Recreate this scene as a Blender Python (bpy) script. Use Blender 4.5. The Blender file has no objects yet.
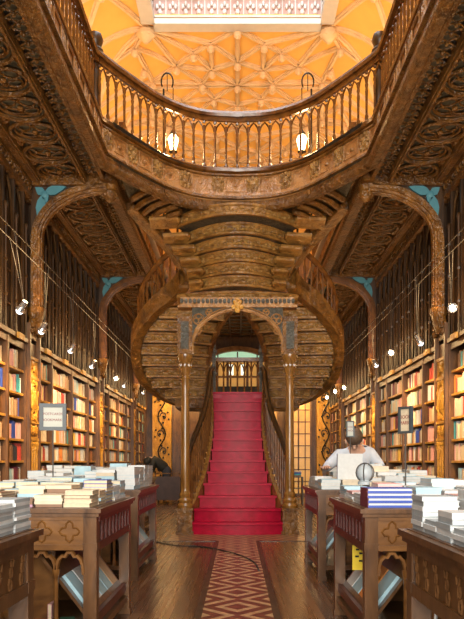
import bpy, math, random
from mathutils import Vector, Matrix
random.seed(7)
R = random.Random(11)
SC = bpy.context.scene
COL = SC.collection
PI = math.pi
F, CX, HY, HC = 700.0, 237.5, 462.0, 1.12

def P(px, py, D):
    return Vector(((px - CX) * D / F, D, HC + (HY - py) * D / F))

# ------------------------------------------------------------------ mesh builder
class MB:
    def __init__(s):
        s.v = []; s.f = []; s.m = []
    def add(s, vs, fs, mi=0):
        n = len(s.v)
        s.v += [tuple(v) for v in vs]
        for f in fs:
            s.f.append(tuple(i + n for i in f)); s.m.append(mi)
        return s
    def box(s, x0, x1, y0, y1, z0, z1, mi=0):
        if x0 > x1: x0, x1 = x1, x0
        if y0 > y1: y0, y1 = y1, y0
        if z0 > z1: z0, z1 = z1, z0
        vs = [(x0,y0,z0),(x1,y0,z0),(x1,y1,z0),(x0,y1,z0),(x0,y0,z1),(x1,y0,z1),(x1,y1,z1),(x0,y1,z1)]
        return s.add(vs, [(0,3,2,1),(4,5,6,7),(0,1,5,4),(1,2,6,5),(2,3,7,6),(3,0,4,7)], mi)
    def obox(s, M, sx, sy, sz, mi=0):
        vs = [M @ Vector((a*sx/2, b*sy/2, c*sz/2)) for c in (-1,1) for a, b in ((-1,-1),(1,-1),(1,1),(-1,1))]
        return s.add(vs, [(0,3,2,1),(4,5,6,7),(0,1,5,4),(1,2,6,5),(2,3,7,6),(3,0,4,7)], mi)
    def beam(s, p, q, w, h, mi=0, up=(0,0,1)):
        p, q = Vector(p), Vector(q); d = (q - p)
        if d.length < 1e-6: return s
        y = d.normalized(); u = Vector(up)
        if abs(y.dot(u)) > .98: u = Vector((1,0,0))
        x = y.cross(u).normalized(); z = x.cross(y)
        M = Matrix((x, y, z)).transposed().to_4x4(); M.translation = (p + q) / 2
        return s.obox(M, w, d.length, h, mi)
    def tube(s, pts, r, n=6, mi=0, closed=False, flat=1.0):
        pts = [Vector(p) for p in pts]; N = len(pts)
        rr = r if isinstance(r, (list, tuple)) else [r] * N
        vs = []; prev = None
        for i, p in enumerate(pts):
            a = pts[(i-1) % N] if (closed or i > 0) else p
            b = pts[(i+1) % N] if (closed or i < N-1) else p
            t = (b - a).normalized() if (b-a).length > 1e-9 else Vector((0,0,1))
            if prev is None:
                u = Vector((0,0,1)) if abs(t.z) < .9 else Vector((1,0,0))
                x = t.cross(u).normalized()
            else:
                x = (prev - t * prev.dot(t))
                x = x.normalized() if x.length > 1e-6 else t.cross(Vector((0,0,1))).normalized()
            prev = x; y = t.cross(x)
            for k in range(n):
                an = 2*PI*k/n
                vs.append(p + x*math.cos(an)*rr[i] + y*math.sin(an)*rr[i]*flat)
        fs = []
        L = N if closed else N-1
        for i in range(L):
            j = (i+1) % N
            for k in range(n):
                k2 = (k+1) % n
                fs.append((i*n+k, i*n+k2, j*n+k2, j*n+k))
        if not closed:
            fs.append(tuple(reversed(range(n)))); fs.append(tuple((N-1)*n+k for k in range(n)))
        return s.add(vs, fs, mi)
    def sweep(s, path, prof, mi=0, closed=False):
        # profile points (side, up); side = horizontal right-hand normal of the path direction
        path = [Vector(p) for p in path]; N = len(path); n = len(prof); vs = []
        for i, p in enumerate(path):
            a = path[(i-1) % N] if (closed or i > 0) else None
            b = path[(i+1) % N] if (closed or i < N-1) else None
            t1 = (p - a) if a is not None else (b - p); t2 = (b - p) if b is not None else (p - a)
            t1 = Vector((t1.x, t1.y, 0)).normalized(); t2 = Vector((t2.x, t2.y, 0)).normalized()
            n1 = Vector((t1.y, -t1.x, 0)); n2 = Vector((t2.y, -t2.x, 0))
            nn = (n1 + n2)
            nn = nn.normalized() if nn.length > 1e-6 else n1
            k = 1 / max(.35, nn.dot(n1))
            for (a_, b_) in prof: vs.append(p + nn * (a_ * k) + Vector((0,0,b_)))
        fs = []
        L = N if closed else N-1
        for i in range(L):
            j = (i+1) % N
            for k in range(n):
                k2 = (k+1) % n
                fs.append((i*n+k, j*n+k, j*n+k2, i*n+k2))
        if not closed:
            fs.append(tuple(range(n))); fs.append(tuple(reversed([(N-1)*n+k for k in range(n)])))
        return s.add(vs, fs, mi)
    def lathe(s, prof, n=12, at=(0,0,0), mi=0, square=False):
        at = Vector(at); vs = []
        for (r, z) in prof:
            for k in range(n):
                an = 2*PI*(k+.5)/n
                vs.append(at + Vector((r*math.cos(an), r*math.sin(an), z)))
        fs = []
        for i in range(len(prof)-1):
            for k in range(n):
                k2 = (k+1) % n
                fs.append((i*n+k, i*n+k2, (i+1)*n+k2, (i+1)*n+k))
        fs.append(tuple(reversed(range(n)))); fs.append(tuple((len(prof)-1)*n+k for k in range(n)))
        return s.add(vs, fs, mi)
    def ball(s, c, r, mi=0, nu=8, nv=5):
        c = Vector(c)
        rx, ry, rz = r if isinstance(r, (list, tuple)) else (r, r, r)
        vs = [c + Vector((0,0,-rz))]
        for j in range(1, nv):
            ph = -PI/2 + PI*j/nv
            for i in range(nu):
                th = 2*PI*i/nu
                vs.append(c + Vector((rx*math.cos(ph)*math.cos(th), ry*math.cos(ph)*math.sin(th), rz*math.sin(ph))))
        vs.append(c + Vector((0,0,rz))); top = len(vs)-1; fs = []
        for i in range(nu): fs.append((0, 1+(i+1) % nu, 1+i))
        for j in range(nv-2):
            for i in range(nu):
                a = 1+j*nu+i; b = 1+j*nu+(i+1) % nu
                fs.append((a, b, b+nu, a+nu))
        o = 1+(nv-2)*nu
        for i in range(nu): fs.append((o+i, o+(i+1) % nu, top))
        return s.add(vs, fs, mi)
    def prism(s, poly, fn0, fn1, mi=0):
        # poly 2-D points, fn0/fn1 map (a, b) to the two faces
        n = len(poly)
        vs = [fn0(a, b) for a, b in poly] + [fn1(a, b) for a, b in poly]
        fs = [tuple(range(n)), tuple(reversed(range(n, 2*n)))]
        for i in range(n):
            j = (i+1) % n; fs.append((i, i+n, j+n, j))
        return s.add(vs, fs, mi)
    def strip(s, rows, mi=0):
        # rows of equal length points -> quads
        n = len(rows[0]); vs = [p for r in rows for p in r]; fs = []
        for i in range(len(rows)-1):
            for k in range(n-1):
                fs.append((i*n+k, i*n+k+1, (i+1)*n+k+1, (i+1)*n+k))
        return s.add(vs, fs, mi)
    def mirror(s):
        o = MB(); o.v = [(-x, y, z) for x, y, z in s.v]; o.f = [tuple(reversed(f)) for f in s.f]; o.m = list(s.m); return o
    def build(s, name, mats, parent=None, smooth=35, at=None):
        me = bpy.data.meshes.new(name)
        off = Vector((0,0,0))
        if parent is not None: off = wloc(parent)
        base = Vector(at) if at is not None else Vector((0,0,0))
        if at is not None and parent is None: off = base
        me.from_pydata([(x-off.x, y-off.y, z-off.z) for x, y, z in s.v], [], s.f)
        mats = mats if isinstance(mats, (list, tuple)) else [mats]
        for m in mats: me.materials.append(M[m] if isinstance(m, str) else m)
        if len(mats) > 1: me.polygons.foreach_set('material_index', s.m)
        me.update()
        import bmesh
        bm = bmesh.new(); bm.from_mesh(me); bmesh.ops.recalc_face_normals(bm, faces=bm.faces); bm.to_mesh(me); bm.free()
        if smooth:
            me.polygons.foreach_set('use_smooth', [True]*len(me.polygons))
            me.set_sharp_from_angle(angle=math.radians(smooth))
        o = bpy.data.objects.new(name, me); COL.objects.link(o)
        if parent is not None: o.parent = parent
        elif at is not None: o.location = base
        return o

def wloc(o):
    l = Vector((0,0,0))
    while o is not None:
        l += o.location; o = o.parent
    return l
def tag(o, label=None, cat=None, group=None, kind=None):
    if label: o['label'] = label
    if cat: o['category'] = cat
    if group: o['group'] = group
    if kind: o['kind'] = kind
    return o
def thing(name, label, cat, loc=(0,0,0), group=None, kind=None):
    o = bpy.data.objects.new(name, None); COL.objects.link(o); o.location = loc
    o.empty_display_size = .1
    return tag(o, label, cat, group, kind)
def copy_tree(o, parent=None):
    c = o.copy(); COL.objects.link(c); c.parent = parent
    for ch in list(o.children): copy_tree(ch, c)
    return c
def part_copy(o, loc=None, rot=None, scale=None):
    c = o.copy(); COL.objects.link(c)
    if loc is not None: c.location = loc
    if rot is not None: c.rotation_euler = rot
    if scale is not None: c.scale = scale
    return c
def lerp(a, b, t): return a + (b - a) * t
def cr(pts, n):
    """Catmull-Rom through pts, n samples per span"""
    pts = [Vector(p) for p in pts]; out = []
    for i in range(len(pts)-1):
        p1, p2 = pts[i], pts[i+1]
        p0 = pts[i-1] if i > 0 else p1*2-p2
        p3 = pts[i+2] if i+2 < len(pts) else p2*2-p1
        for k in range(n):
            t = k/n
            out.append(.5*((2*p1)+(p2-p0)*t+(2*p0-5*p1+4*p2-p3)*t*t+(3*p1-p0-3*p2+p3)*t**3))
    out.append(pts[-1]); return out
def resample(path, step):
    """points (and tangents) at even spacing"""
    out = []; acc = 0; nxt = step/2
    for a, b in zip(path, path[1:]):
        L = (b-a).length
        while nxt <= acc + L:
            t = (nxt-acc)/L; out.append((a.lerp(b, t), (b-a).normalized())); nxt += step
        acc += L
    return out

# ------------------------------------------------------------------ materials
M = {}
def newmat(name):
    m = bpy.data.materials.new(name); m.use_nodes = True
    nt = m.node_tree; nt.nodes.clear()
    out = nt.nodes.new('ShaderNodeOutputMaterial'); b = nt.nodes.new('ShaderNodeBsdfPrincipled')
    nt.links.new(b.outputs[0], out.inputs[0]); M[name] = m
    return m, nt, b
def N(nt, t, **k):
    n = nt.nodes.new(t)
    for a, v in k.items():
        if a in n.inputs: n.inputs[a].default_value = v
        else: setattr(n, a, v)
    return n
def ramp(nt, fac, stops):
    r = nt.nodes.new('ShaderNodeValToRGB'); e = r.color_ramp.elements
    e[0].position, e[0].color = stops[0][0], (*stops[0][1], 1)
    e[1].position, e[1].color = stops[-1][0], (*stops[-1][1], 1)
    for p, c in stops[1:-1]:
        x = e.new(p); x.color = (*c, 1)
    nt.links.new(fac, r.inputs[0]); return r
def wood(name, c1, c2, rough=.45, sc=(1,1,1), scale=6, bump=.15, carve=0, cscale=9, spec=.5):
    if name != 'red_wood': c1 = (c1[0], c1[1]*1.09, c1[2]); c2 = (c2[0], c2[1]*1.08, c2[2])
    m, nt, b = newmat(name)
    tc = N(nt, 'ShaderNodeTexCoord'); mp = N(nt, 'ShaderNodeMapping'); mp.inputs['Scale'].default_value = sc
    nt.links.new(tc.outputs['Object'], mp.inputs[0])
    no = N(nt, 'ShaderNodeTexNoise'); no.inputs['Scale'].default_value = scale; no.inputs['Detail'].default_value = 6; no.inputs['Distortion'].default_value = .8
    nt.links.new(mp.outputs[0], no.inputs['Vector'])
    r = ramp(nt, no.outputs[0], [(.28, c2), (.5, tuple(lerp(a, b_, .5) for a, b_ in zip(c1, c2))), (.72, c1)])
    nt.links.new(r.outputs[0], b.inputs['Base Color'])
    b.inputs['Roughness'].default_value = rough; b.inputs['Specular IOR Level'].default_value = spec
    bp = N(nt, 'ShaderNodeBump'); bp.inputs['Strength'].default_value = bump; bp.inputs['Distance'].default_value = .01
    nt.links.new(no.outputs[0], bp.inputs['Height']); nt.links.new(bp.outputs[0], b.inputs['Normal'])
    if carve:
        vo = N(nt, 'ShaderNodeTexVoronoi'); vo.feature = 'SMOOTH_F1'; vo.inputs['Scale'].default_value = cscale
        wv = N(nt, 'ShaderNodeTexNoise'); wv.inputs['Scale'].default_value = cscale*.9; wv.inputs['Distortion'].default_value = 3; wv.inputs['Detail'].default_value = 1
        nt.links.new(tc.outputs['Object'], vo.inputs['Vector']); nt.links.new(tc.outputs['Object'], wv.inputs['Vector'])
        ad = N(nt, 'ShaderNodeMath'); ad.operation = 'ADD'
        nt.links.new(vo.outputs['Distance'], ad.inputs[0]); nt.links.new(wv.outputs[0], ad.inputs[1])
        b2 = N(nt, 'ShaderNodeBump'); b2.inputs['Strength'].default_value = carve; b2.inputs['Distance'].default_value = .04
        nt.links.new(ad.outputs[0], b2.inputs['Height']); nt.links.new(bp.outputs[0], b2.inputs['Normal']); nt.links.new(b2.outputs[0], b.inputs['Normal'])
    return m
def plain(name, c, rough=.6, metal=0, emit=None, es=0, var=.12, scale=8, spec=.5, bump=0):
    m, nt, b = newmat(name)
    tc = N(nt, 'ShaderNodeTexCoord'); no = N(nt, 'ShaderNodeTexNoise'); no.inputs['Scale'].default_value = scale; no.inputs['Detail'].default_value = 4
    nt.links.new(tc.outputs['Object'], no.inputs['Vector'])
    r = ramp(nt, no.outputs[0], [(.3, tuple(x*(1-var) for x in c)), (.7, tuple(min(1, x*(1+var)) for x in c))])
    nt.links.new(r.outputs[0], b.inputs['Base Color'])
    b.inputs['Roughness'].default_value = rough; b.inputs['Metallic'].default_value = metal; b.inputs['Specular IOR Level'].default_value = spec
    if emit: b.inputs['Emission Color'].default_value = (*emit, 1); b.inputs['Emission Strength'].default_value = es
    if bump:
        bp = N(nt, 'ShaderNodeBump'); bp.inputs['Strength'].default_value = bump; bp.inputs['Distance'].default_value = .01
        nt.links.new(no.outputs[0], bp.inputs['Height']); nt.links.new(bp.outputs[0], b.inputs['Normal'])
    return m

wood('rail_wood', (.20,.072,.016), (.05,.015,.003), .26, (1,1,1), 7)
wood('stair_wood', (.27,.11,.022), (.05,.016,.003), .32, (1,1,1), 6, carve=.6, cscale=16)
wood('riser_wood', (.40,.19,.05), (.13,.05,.011), .34, (1,1,1), 6, carve=.45, cscale=15)
wood('carved_wood', (.46,.23,.065), (.15,.06,.013), .38, (1,1,1), 7, carve=.9, cscale=20)
wood('fascia_wood', (.46,.22,.085), (.20,.08,.023), .36, (1,1,1), 5, carve=.6, cscale=11)
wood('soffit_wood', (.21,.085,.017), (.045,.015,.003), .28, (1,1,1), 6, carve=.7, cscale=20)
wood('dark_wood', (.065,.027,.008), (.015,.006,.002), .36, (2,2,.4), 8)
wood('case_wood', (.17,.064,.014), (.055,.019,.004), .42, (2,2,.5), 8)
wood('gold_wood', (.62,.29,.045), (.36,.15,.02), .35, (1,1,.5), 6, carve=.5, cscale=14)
wood('column_wood', (.30,.13,.03), (.12,.045,.01), .22, (3,3,.3), 8)
wood('table_wood', (.15,.062,.024), (.05,.019,.007), .28, (2,2,.6), 7)
wood('table_end', (.22,.088,.025), (.09,.032,.009), .3, (.8,2,2), 7)
wood('red_wood', (.11,.020,.011), (.045,.008,.005), .35, (2,1,2), 8)
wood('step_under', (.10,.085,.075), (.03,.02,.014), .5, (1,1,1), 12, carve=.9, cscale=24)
wood('iron_grey', (.13,.115,.10), (.07,.06,.05), .45, (1,1,1), 14, carve=.8, cscale=26)
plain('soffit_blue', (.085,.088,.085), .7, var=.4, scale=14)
plain('teal_paint', (.055,.20,.25), .6, var=.12)
plain('ceiling_paint', (.86,.49,.12), .75, var=.06, scale=2)
plain('rib_paint', (.72,.52,.30), .6, var=.10, scale=6)
plain('white_plaster', (.58,.55,.52), .6, var=.04)
plain('pink_plaster', (.50,.31,.26), .6, var=.05)
plain('black_iron', (.02,.018,.016), .4, .6)
plain('rubber_black', (.012,.012,.012), .5)
plain('chrome', (.75,.75,.75), .2, .9)
plain('cable_steel', (.10,.09,.08), .5, .4)
plain('lamp_glass', (.9,.8,.6), .3, emit=(1,.66,.30), es=5)
plain('bulb_white', (1,.95,.85), .3, emit=(1,.82,.55), es=30)
plain('bulb_dim', (.8,.8,.85), .3, emit=(.85,.9,1), es=1.6)
plain('paper_white', (.46,.46,.40), .7, var=.03)
plain('frame_grey', (.05,.06,.065), .5)
plain('sign_text', (.22,.03,.03), .7)
plain('page_cream', (.62,.50,.34), .8, var=.10, scale=40)
plain('page_white', (.60,.61,.60), .8, var=.05, scale=40)
plain('yellow_card', (.85,.62,.03), .5, var=.04)
plain('steel_leg', (.6,.62,.64), .3, .5)
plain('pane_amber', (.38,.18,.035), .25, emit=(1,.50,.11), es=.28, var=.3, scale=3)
plain('pane_green', (.4,.6,.45), .25, emit=(.45,.75,.50), es=.55, var=.3, scale=3)
plain('pane_white', (.8,.8,.75), .25, emit=(.85,.95,.8), es=.9, var=.3, scale=5)
plain('crate_brown', (.06,.035,.03), .6, var=.2)
plain('skin', (.55,.32,.22), .55, var=.05)
plain('hair_brown', (.08,.045,.025), .6, var=.3, scale=40)
plain('shirt_grey', (.50,.54,.60), .8, var=.08)
plain('coat_dark', (.022,.020,.014), .7, var=.3)
plain('trouser_dark', (.03,.03,.04), .8)
BOOKC = {'cream': (.60,.50,.36), 'white': (.62,.64,.64), 'pale grey': (.36,.40,.42), 'tan': (.52,.34,.19), 'pale blue': (.34,.52,.60), 'blue': (.03,.07,.36),
         'maroon': (.16,.02,.04), 'red': (.50,.06,.04), 'dark green': (.05,.12,.07), 'black': (.03,.03,.035), 'mauve': (.38,.20,.28), 'orange': (.70,.25,.06),
         'teal': (.05,.32,.38), 'pink': (.70,.38,.36), 'brown': (.20,.10,.05), 'yellow': (.75,.50,.10), 'purple': (.22,.12,.40), 'ivory': (.66,.56,.40)}
for k, c in BOOKC.items(): plain('book_'+k, c, .5, var=.08, scale=20)
# red carpet-painted steps
m, nt, b = newmat('red_step')
tc = N(nt, 'ShaderNodeTexCoord'); no = N(nt, 'ShaderNodeTexNoise'); no.inputs['Scale'].default_value = 9; no.inputs['Detail'].default_value = 5
nt.links.new(tc.outputs['Object'], no.inputs['Vector'])
r = ramp(nt, no.outputs[0], [(.3, (.28,.0008,.016)), (.7, (.42,.0015,.03))]); nt.links.new(r.outputs[0], b.inputs['Base Color'])
b.inputs['Roughness'].default_value = .42; b.inputs['Specular IOR Level'].default_value = .2
bp = N(nt, 'ShaderNodeBump'); bp.inputs['Strength'].default_value = .2; bp.inputs['Distance'].default_value = .01
nt.links.new(no.outputs[0], bp.inputs['Height']); nt.links.new(bp.outputs[0], b.inputs['Normal'])
# floorboards
m, nt, b = newmat('floor_boards')
tc = N(nt, 'ShaderNodeTexCoord'); mp = N(nt, 'ShaderNodeMapping'); mp.inputs['Rotation'].default_value = (0,0,PI/2)
nt.links.new(tc.outputs['Object'], mp.inputs[0])
br = N(nt, 'ShaderNodeTexBrick'); br.inputs['Scale'].default_value = 1; br.inputs['Brick Width'].default_value = 2.6; br.inputs['Row Height'].default_value = .16
br.inputs['Mortar Size'].default_value = .004; br.inputs['Color1'].default_value = (.18,.078,.025,1); br.inputs['Color2'].default_value = (.06,.024,.009,1); br.inputs['Mortar'].default_value = (.03,.014,.007,1)
nt.links.new(mp.outputs[0], br.inputs[0])
mp2 = N(nt, 'ShaderNodeMapping'); mp2.inputs['Scale'].default_value = (6,.12,1); nt.links.new(tc.outputs['Object'], mp2.inputs[0])
no = N(nt, 'ShaderNodeTexNoise'); no.inputs['Scale'].default_value = 4; no.inputs['Detail'].default_value = 7; nt.links.new(mp2.outputs[0], no.inputs['Vector'])
r = ramp(nt, no.outputs[0], [(.3, (.72,.72,.72)), (.7, (1.15,1.12,1.1))])
mx = N(nt, 'ShaderNodeMix'); mx.data_type = 'RGBA'; mx.blend_type = 'MULTIPLY'; mx.inputs[0].default_value = 1
nt.links.new(br.outputs[0], mx.inputs[6]); nt.links.new(r.outputs[0], mx.inputs[7]); nt.links.new(mx.outputs[2], b.inputs['Base Color'])
rr = N(nt, 'ShaderNodeMapRange'); rr.inputs[3].default_value = .20; rr.inputs[4].default_value = .34
nt.links.new(no.outputs[0], rr.inputs[0]); nt.links.new(rr.outputs[0], b.inputs['Roughness'])
bp = N(nt, 'ShaderNodeBump'); bp.inputs['Strength'].default_value = .25; bp.inputs['Distance'].default_value = .004
nt.links.new(br.outputs['Fac'], bp.inputs['Height']); bp.invert = True; nt.links.new(bp.outputs[0], b.inputs['Normal'])
# inlaid diamonds
def math_n(nt, op, a, b_=None):
    n = N(nt, 'ShaderNodeMath'); n.operation = op
    for i, x in enumerate((a, b_)):
        if x is None: continue
        if isinstance(x, (int, float)): n.inputs[i].default_value = x
        else: nt.links.new(x, n.inputs[i])
    return n.outputs[0]
m, nt, b = newmat('inlay_wood')
tc = N(nt, 'ShaderNodeTexCoord'); sp = N(nt, 'ShaderNodeSeparateXYZ'); nt.links.new(tc.outputs['Object'], sp.inputs[0])
tri = math_n(nt, 'PINGPONG', sp.outputs[1], .30)
ty = math_n(nt, 'DIVIDE', tri, .30)
ax = math_n(nt, 'PINGPONG', sp.outputs[0], .27); ax = math_n(nt, 'DIVIDE', ax, .27)
sm = math_n(nt, 'ADD', ty, ax); st = math_n(nt, 'MULTIPLY', sm, 1.5); fr = math_n(nt, 'FRACT', st); gt = math_n(nt, 'GREATER_THAN', fr, .58)
no = N(nt, 'ShaderNodeTexNoise'); no.inputs['Scale'].default_value = 14; nt.links.new(tc.outputs['Object'], no.inputs['Vector'])
ra = ramp(nt, no.outputs[0], [(.3, (.075,.020,.010)), (.7, (.14,.042,.02))]); rb = ramp(nt, no.outputs[0], [(.3, (.30,.17,.075)), (.7, (.44,.26,.125))])
mx = N(nt, 'ShaderNodeMix'); mx.data_type = 'RGBA'; nt.links.new(gt, mx.inputs[0]); nt.links.new(ra.outputs[0], mx.inputs[6]); nt.links.new(rb.outputs[0], mx.inputs[7])
nt.links.new(mx.outputs[2], b.inputs['Base Color']); b.inputs['Roughness'].default_value = .3
# ================================================================== SETTING
XW = 3.02        # face of the bookcases
YB = 23.0        # back wall
ZS = 5.22        # soffit of the gallery
ZG = 5.87        # gallery ledge
def struct(name, mb, mats, parent=None, smooth=35):
    o = mb.build(name, mats, parent, smooth)
    if parent is None: o['kind'] = 'structure'
    return o
b = MB(); b.box(-3.5,3.5,-1.0,YB+.2,-.15,0); struct('floor', b, 'floor_boards', smooth=0)
b = MB(); b.box(-.26,.26,-1.0,9.9,0,.004); b.box(-1.0,1.0,9.9,10.78,0,.004); struct('trim_1', b, 'inlay_wood', smooth=0)
b = MB()
for s in (-1, 1):
    b.beam((s*.285,-1,.003),(s*.285,9.87,.003),.05,.008)
    b.box(s*.26,s*1.0,9.84,9.9,0,.007); b.box(s*1.0,s*1.05,9.84,10.8,0,.007)
struct('trim_2', b, 'dark_wood', smooth=0)
for s, nm in ((-1,'left'), (1,'right')):
    b = MB(); b.box(s*3.36,s*3.55,-1.0,YB+.2,0,ZS,0); b.box(s*3.36,s*3.55,-1.0,YB+.2,ZS,9.7,1)
    struct('wall_'+nm, b, ['dark_wood','ceiling_paint'], smooth=0)
b = MB(); b.box(-3.36,3.36,YB,YB+.2,0,ZG,0); b.box(-3.36,3.36,YB,YB+.2,ZG,9.7,1)
struct('wall_back', b, ['case_wood','ceiling_paint'], smooth=0)

# ------------------------------------------------------------------ ceiling: painted vault, ribs, bosses
def zc(x): return 9.6 - .8*max(0, (abs(x)-1.7)/1.5)**2
b = MB()
xs = [-3.36,-3.2,-2.9,-2.6,-2.3,-2.0,-1.7]
rows = []
YS0, YS1 = 4.0, 13.45
def ceil_strip(xa, y0, y1):
    lo = [[Vector((x,y,zc(x))) for x in xa] for y in (y0, y1)]
    b.strip(lo); b.strip([[p+Vector((0,0,.12)) for p in r] for r in lo])
ceil_strip(xs, 0, YB); ceil_strip([-x for x in reversed(xs)], 0, YB)
b.box(-1.7,1.7,YS1,YB,9.6,9.72); b.box(-1.7,1.7,0,YS0,9.6,9.72)
ceil = struct('ceiling', b, 'ceiling_paint')
def cp(px, py):
    D = 8.48*F/(HY-py); x = (px-CX)*D/F; return (x, D)
nodes = {'C': (-1.78,13.62), 'A': cp(134.7,43.7), 'J': cp(152.8,80), 'B': cp(176.3,64.3), 'c': cp(193.5,51.3), 'D': cp(210.7,42), 'E': (0,13.66),
         'F': (0,cp(238,60)[1]), 'G': cp(212,68), 'H': cp(202.6,81.5), 'I': (0,cp(237,83)[1]), 'W': (-2.6,14.4), 'W2': (-3.1,15.4), 'K': (-.52,16.1), 'V': (-3.1,13.6), 'U': (-2.4,12.3), 'T': (-2.0,11.0), 'S': (-3.1,12.2)}
edges = ['CD','Cc','cG','CB','BH','CA','AB','AJ','JB','Bc','cD','DE','DF','DG','GF','BG','JH','HI','GI','EF','FI','HG','JW2','AW','CW','WW2','CV','CU','UV','UT','US']
def toks(e):
    out = []; i = 0
    while i < len(e):
        if e[i] == 'W' and i+1 < len(e) and e[i+1] == '2': out.append('W2'); i += 2
        else: out.append(e[i]); i += 1
    return out
y_ax = nodes['I'][1]
ribs, bosses = set(), set()
def rp(x, y): return (round(x,2), round(y,2))
for sx in (1, -1):
    for (a, c) in ((1,0), (-1,2*y_ax), (1,2*(y_ax-13.66)), (-1,2*y_ax+2*(y_ax-13.66))):
        for e in edges:
            p, q = (nodes[t] for t in toks(e))
            P1, P2 = rp(sx*p[0], a*p[1]+c), rp(sx*q[0], a*q[1]+c)
            if min(P1[1],P2[1]) < 10.9 or max(P1[1],P2[1]) > YB-.1: continue
            if max(P1[1],P2[1]) < 13.5 and min(abs(P1[0]),abs(P2[0])) < 1.7: continue
            ribs.add((min(P1,P2), max(P1,P2)))
            bosses.add(P1); bosses.add(P2)
rb = MB()
for (p, q) in sorted(ribs):
    n = 4
    pts = [Vector((lerp(p[0],q[0],t/n), lerp(p[1],q[1],t/n), 0)) for t in range(n+1)]
    pts = [Vector((v.x, v.y, zc(v.x))) for v in pts]
    for u, v in zip(pts, pts[1:]):
        rb.beam(u+Vector((0,0,-.02)), v+Vector((0,0,-.02)), .105, .04); rb.beam(u+Vector((0,0,-.055)), v+Vector((0,0,-.055)), .045, .05)
rb.build('ceiling_ribs', 'rib_paint', ceil)['kind'] = 'stuff' if False else 'structure'
bs = MB()
for (x, y) in sorted(bosses):
    big = abs(abs(x)-1.78) < .02
    r0 = .16 if big else .07
    z = zc(x)-.06
    bs.lathe([(r0*.5,-.02),(r0,-.05),(r0*1.05,-.10 if not big else -.13),(r0*.7,-.14 if not big else -.2),(r0*.25,-.17 if not big else -.27)][::-1], 10, (x,y,z))
    for k in range(6):
        an = k*PI/3; bs.ball((x+r0*.8*math.cos(an), y+r0*.8*math.sin(an), z-.12), r0*.32, nu=6, nv=4)
bs.build('ceiling_bosses', 'rib_paint', ceil)['kind'] = 'structure'

# ------------------------------------------------------------------ skylight frame
sk = thing('skylight_frame', 'white plaster skylight frame with a pink fleur frieze in the orange vault', 'skylight', (0,9,9.6))
def frame_side(p, q, out):
    """p->q beam, out = unit vector from the opening to the vault"""
    p, q, out = Vector(p), Vector(q), Vector(out); inn = -out
    m = MB(); m.beam(p+Vector((0,0,.0))+out*.10, q+out*.10, .26, .05); m.beam(p+Vector((0,0,.05))+out*.06, q+Vector((0,0,.05))+out*.06, .16, .07); m.beam(p+Vector((0,0,.12))+out*.04, q+Vector((0,0,.12))+out*.04, .14, .03)
    m.beam(p+Vector((0,0,.58))+out*.04, q+Vector((0,0,.58))+out*.04, .16, .06)
    m.build('moulding', 'white_plaster', sk)
    m = MB(); m.beam(p+Vector((0,0,.34))+out*.08, q+Vector((0,0,.34))+out*.08, .06, .5); m.build('frieze_panel', 'pink_plaster', sk)
    L = (q-p).length; n = max(3, int(L/.235)); d = (q-p).normalized(); m = MB()
    for i in range(n):
        c = p + d*(L*(i+.5)/n) + Vector((0,0,.30)) + out*.03
        for (a, h, w) in ((0,.10,.03),(.055,.04,.035),(-.055,.04,.035),(0,-.06,.045)):
            m.ball(c+d*a+Vector((0,0,h)), (.035 if abs(d.x)<.5 else w, .035 if abs(d.x)>.5 else w, .055), nu=6, nv=4)
        m.beam(c+d*.117+Vector((0,0,-.13)), c+d*.117+Vector((0,0,.2)), .02, .02)
    m.build('fleur_frieze', 'white_plaster', sk)
frame_side((-1.62,YS1,9.55),(1.62,YS1,9.55),(0,1,0))
for s in (-1, 1): frame_side((s*1.62,YS0,9.55),(s*1.62,YS1,9.55),(s,0,0))
m = MB()
for y in (6.2, 8.6, 11.0): m.box(-1.7,1.7,y-.04,y+.04,10.12,10.2)
for x in (-.8, 0, .8): m.box(x-.03,x+.03,YS0,YS1,10.12,10.2)
m.build('glazing_bars', 'white_plaster', sk)

# ================================================================== GALLERY
gal = thing('gallery', 'carved wooden gallery with its curved balcony front above the red staircase', 'gallery', (0,11.2,ZS))
# plan of the inner edge: along the left, round the curved bridge, along the right
half = cr([(-1.79,9.56,0),(-1.45,10.14,0),(-1.03,10.76,0),(-.55,11.11,0),(0,11.2,0)], 5)
front = [Vector((-1.79,1.0,0))] + [Vector((-1.79,y,0)) for y in (4,7,9.0)] + half
front = front + [Vector((-p.x,p.y,0)) for p in reversed(front[:-1])]
# direction is left side away from camera -> bridge -> back; right-hand normal = towards the void
def at_z(path, z): return [Vector((p.x,p.y,z)) for p in path]
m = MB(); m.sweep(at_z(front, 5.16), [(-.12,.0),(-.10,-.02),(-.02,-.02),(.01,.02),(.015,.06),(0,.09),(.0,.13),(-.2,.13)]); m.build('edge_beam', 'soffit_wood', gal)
m = MB(); m.sweep(at_z(front, 5.29), [(-.10,0),(-.01,0),(-.03,.10),(-.05,.14),(-.085,.44),(-.10,.47),(-.2,.47),(-.2,0)]); m.build('fascia', 'fascia_wood', gal)
m = MB(); m.sweep(at_z(front, 5.31), [(.0,0),(.035,.01),(.03,.04),(-.01,.07),(-.04,.07),(-.04,0)]); m.sweep(at_z(front, 5.70), [(-.09,0),(-.05,.02),(-.06,.05),(-.09,.05)]); m.build('moulding', 'stair_wood', gal)
m = MB(); m.sweep(at_z(front, ZG-.11), [(-.10,0),(-.05,.03),(-.04,.07),(-.07,.10),(-.28,.10),(-.28,0)]); m.build('ledge', 'rail_wood', gal)
railp = [p for p in front]
def off(path, d):
    out = []
    for i, p in enumerate(path):
        a = path[max(0,i-1)]; c = path[min(len(path)-1,i+1)]; t = (c-a).normalized(); out.append(p+Vector((t.y,-t.x,0))*d)
    return out
rl = off(front, -.19)
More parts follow.
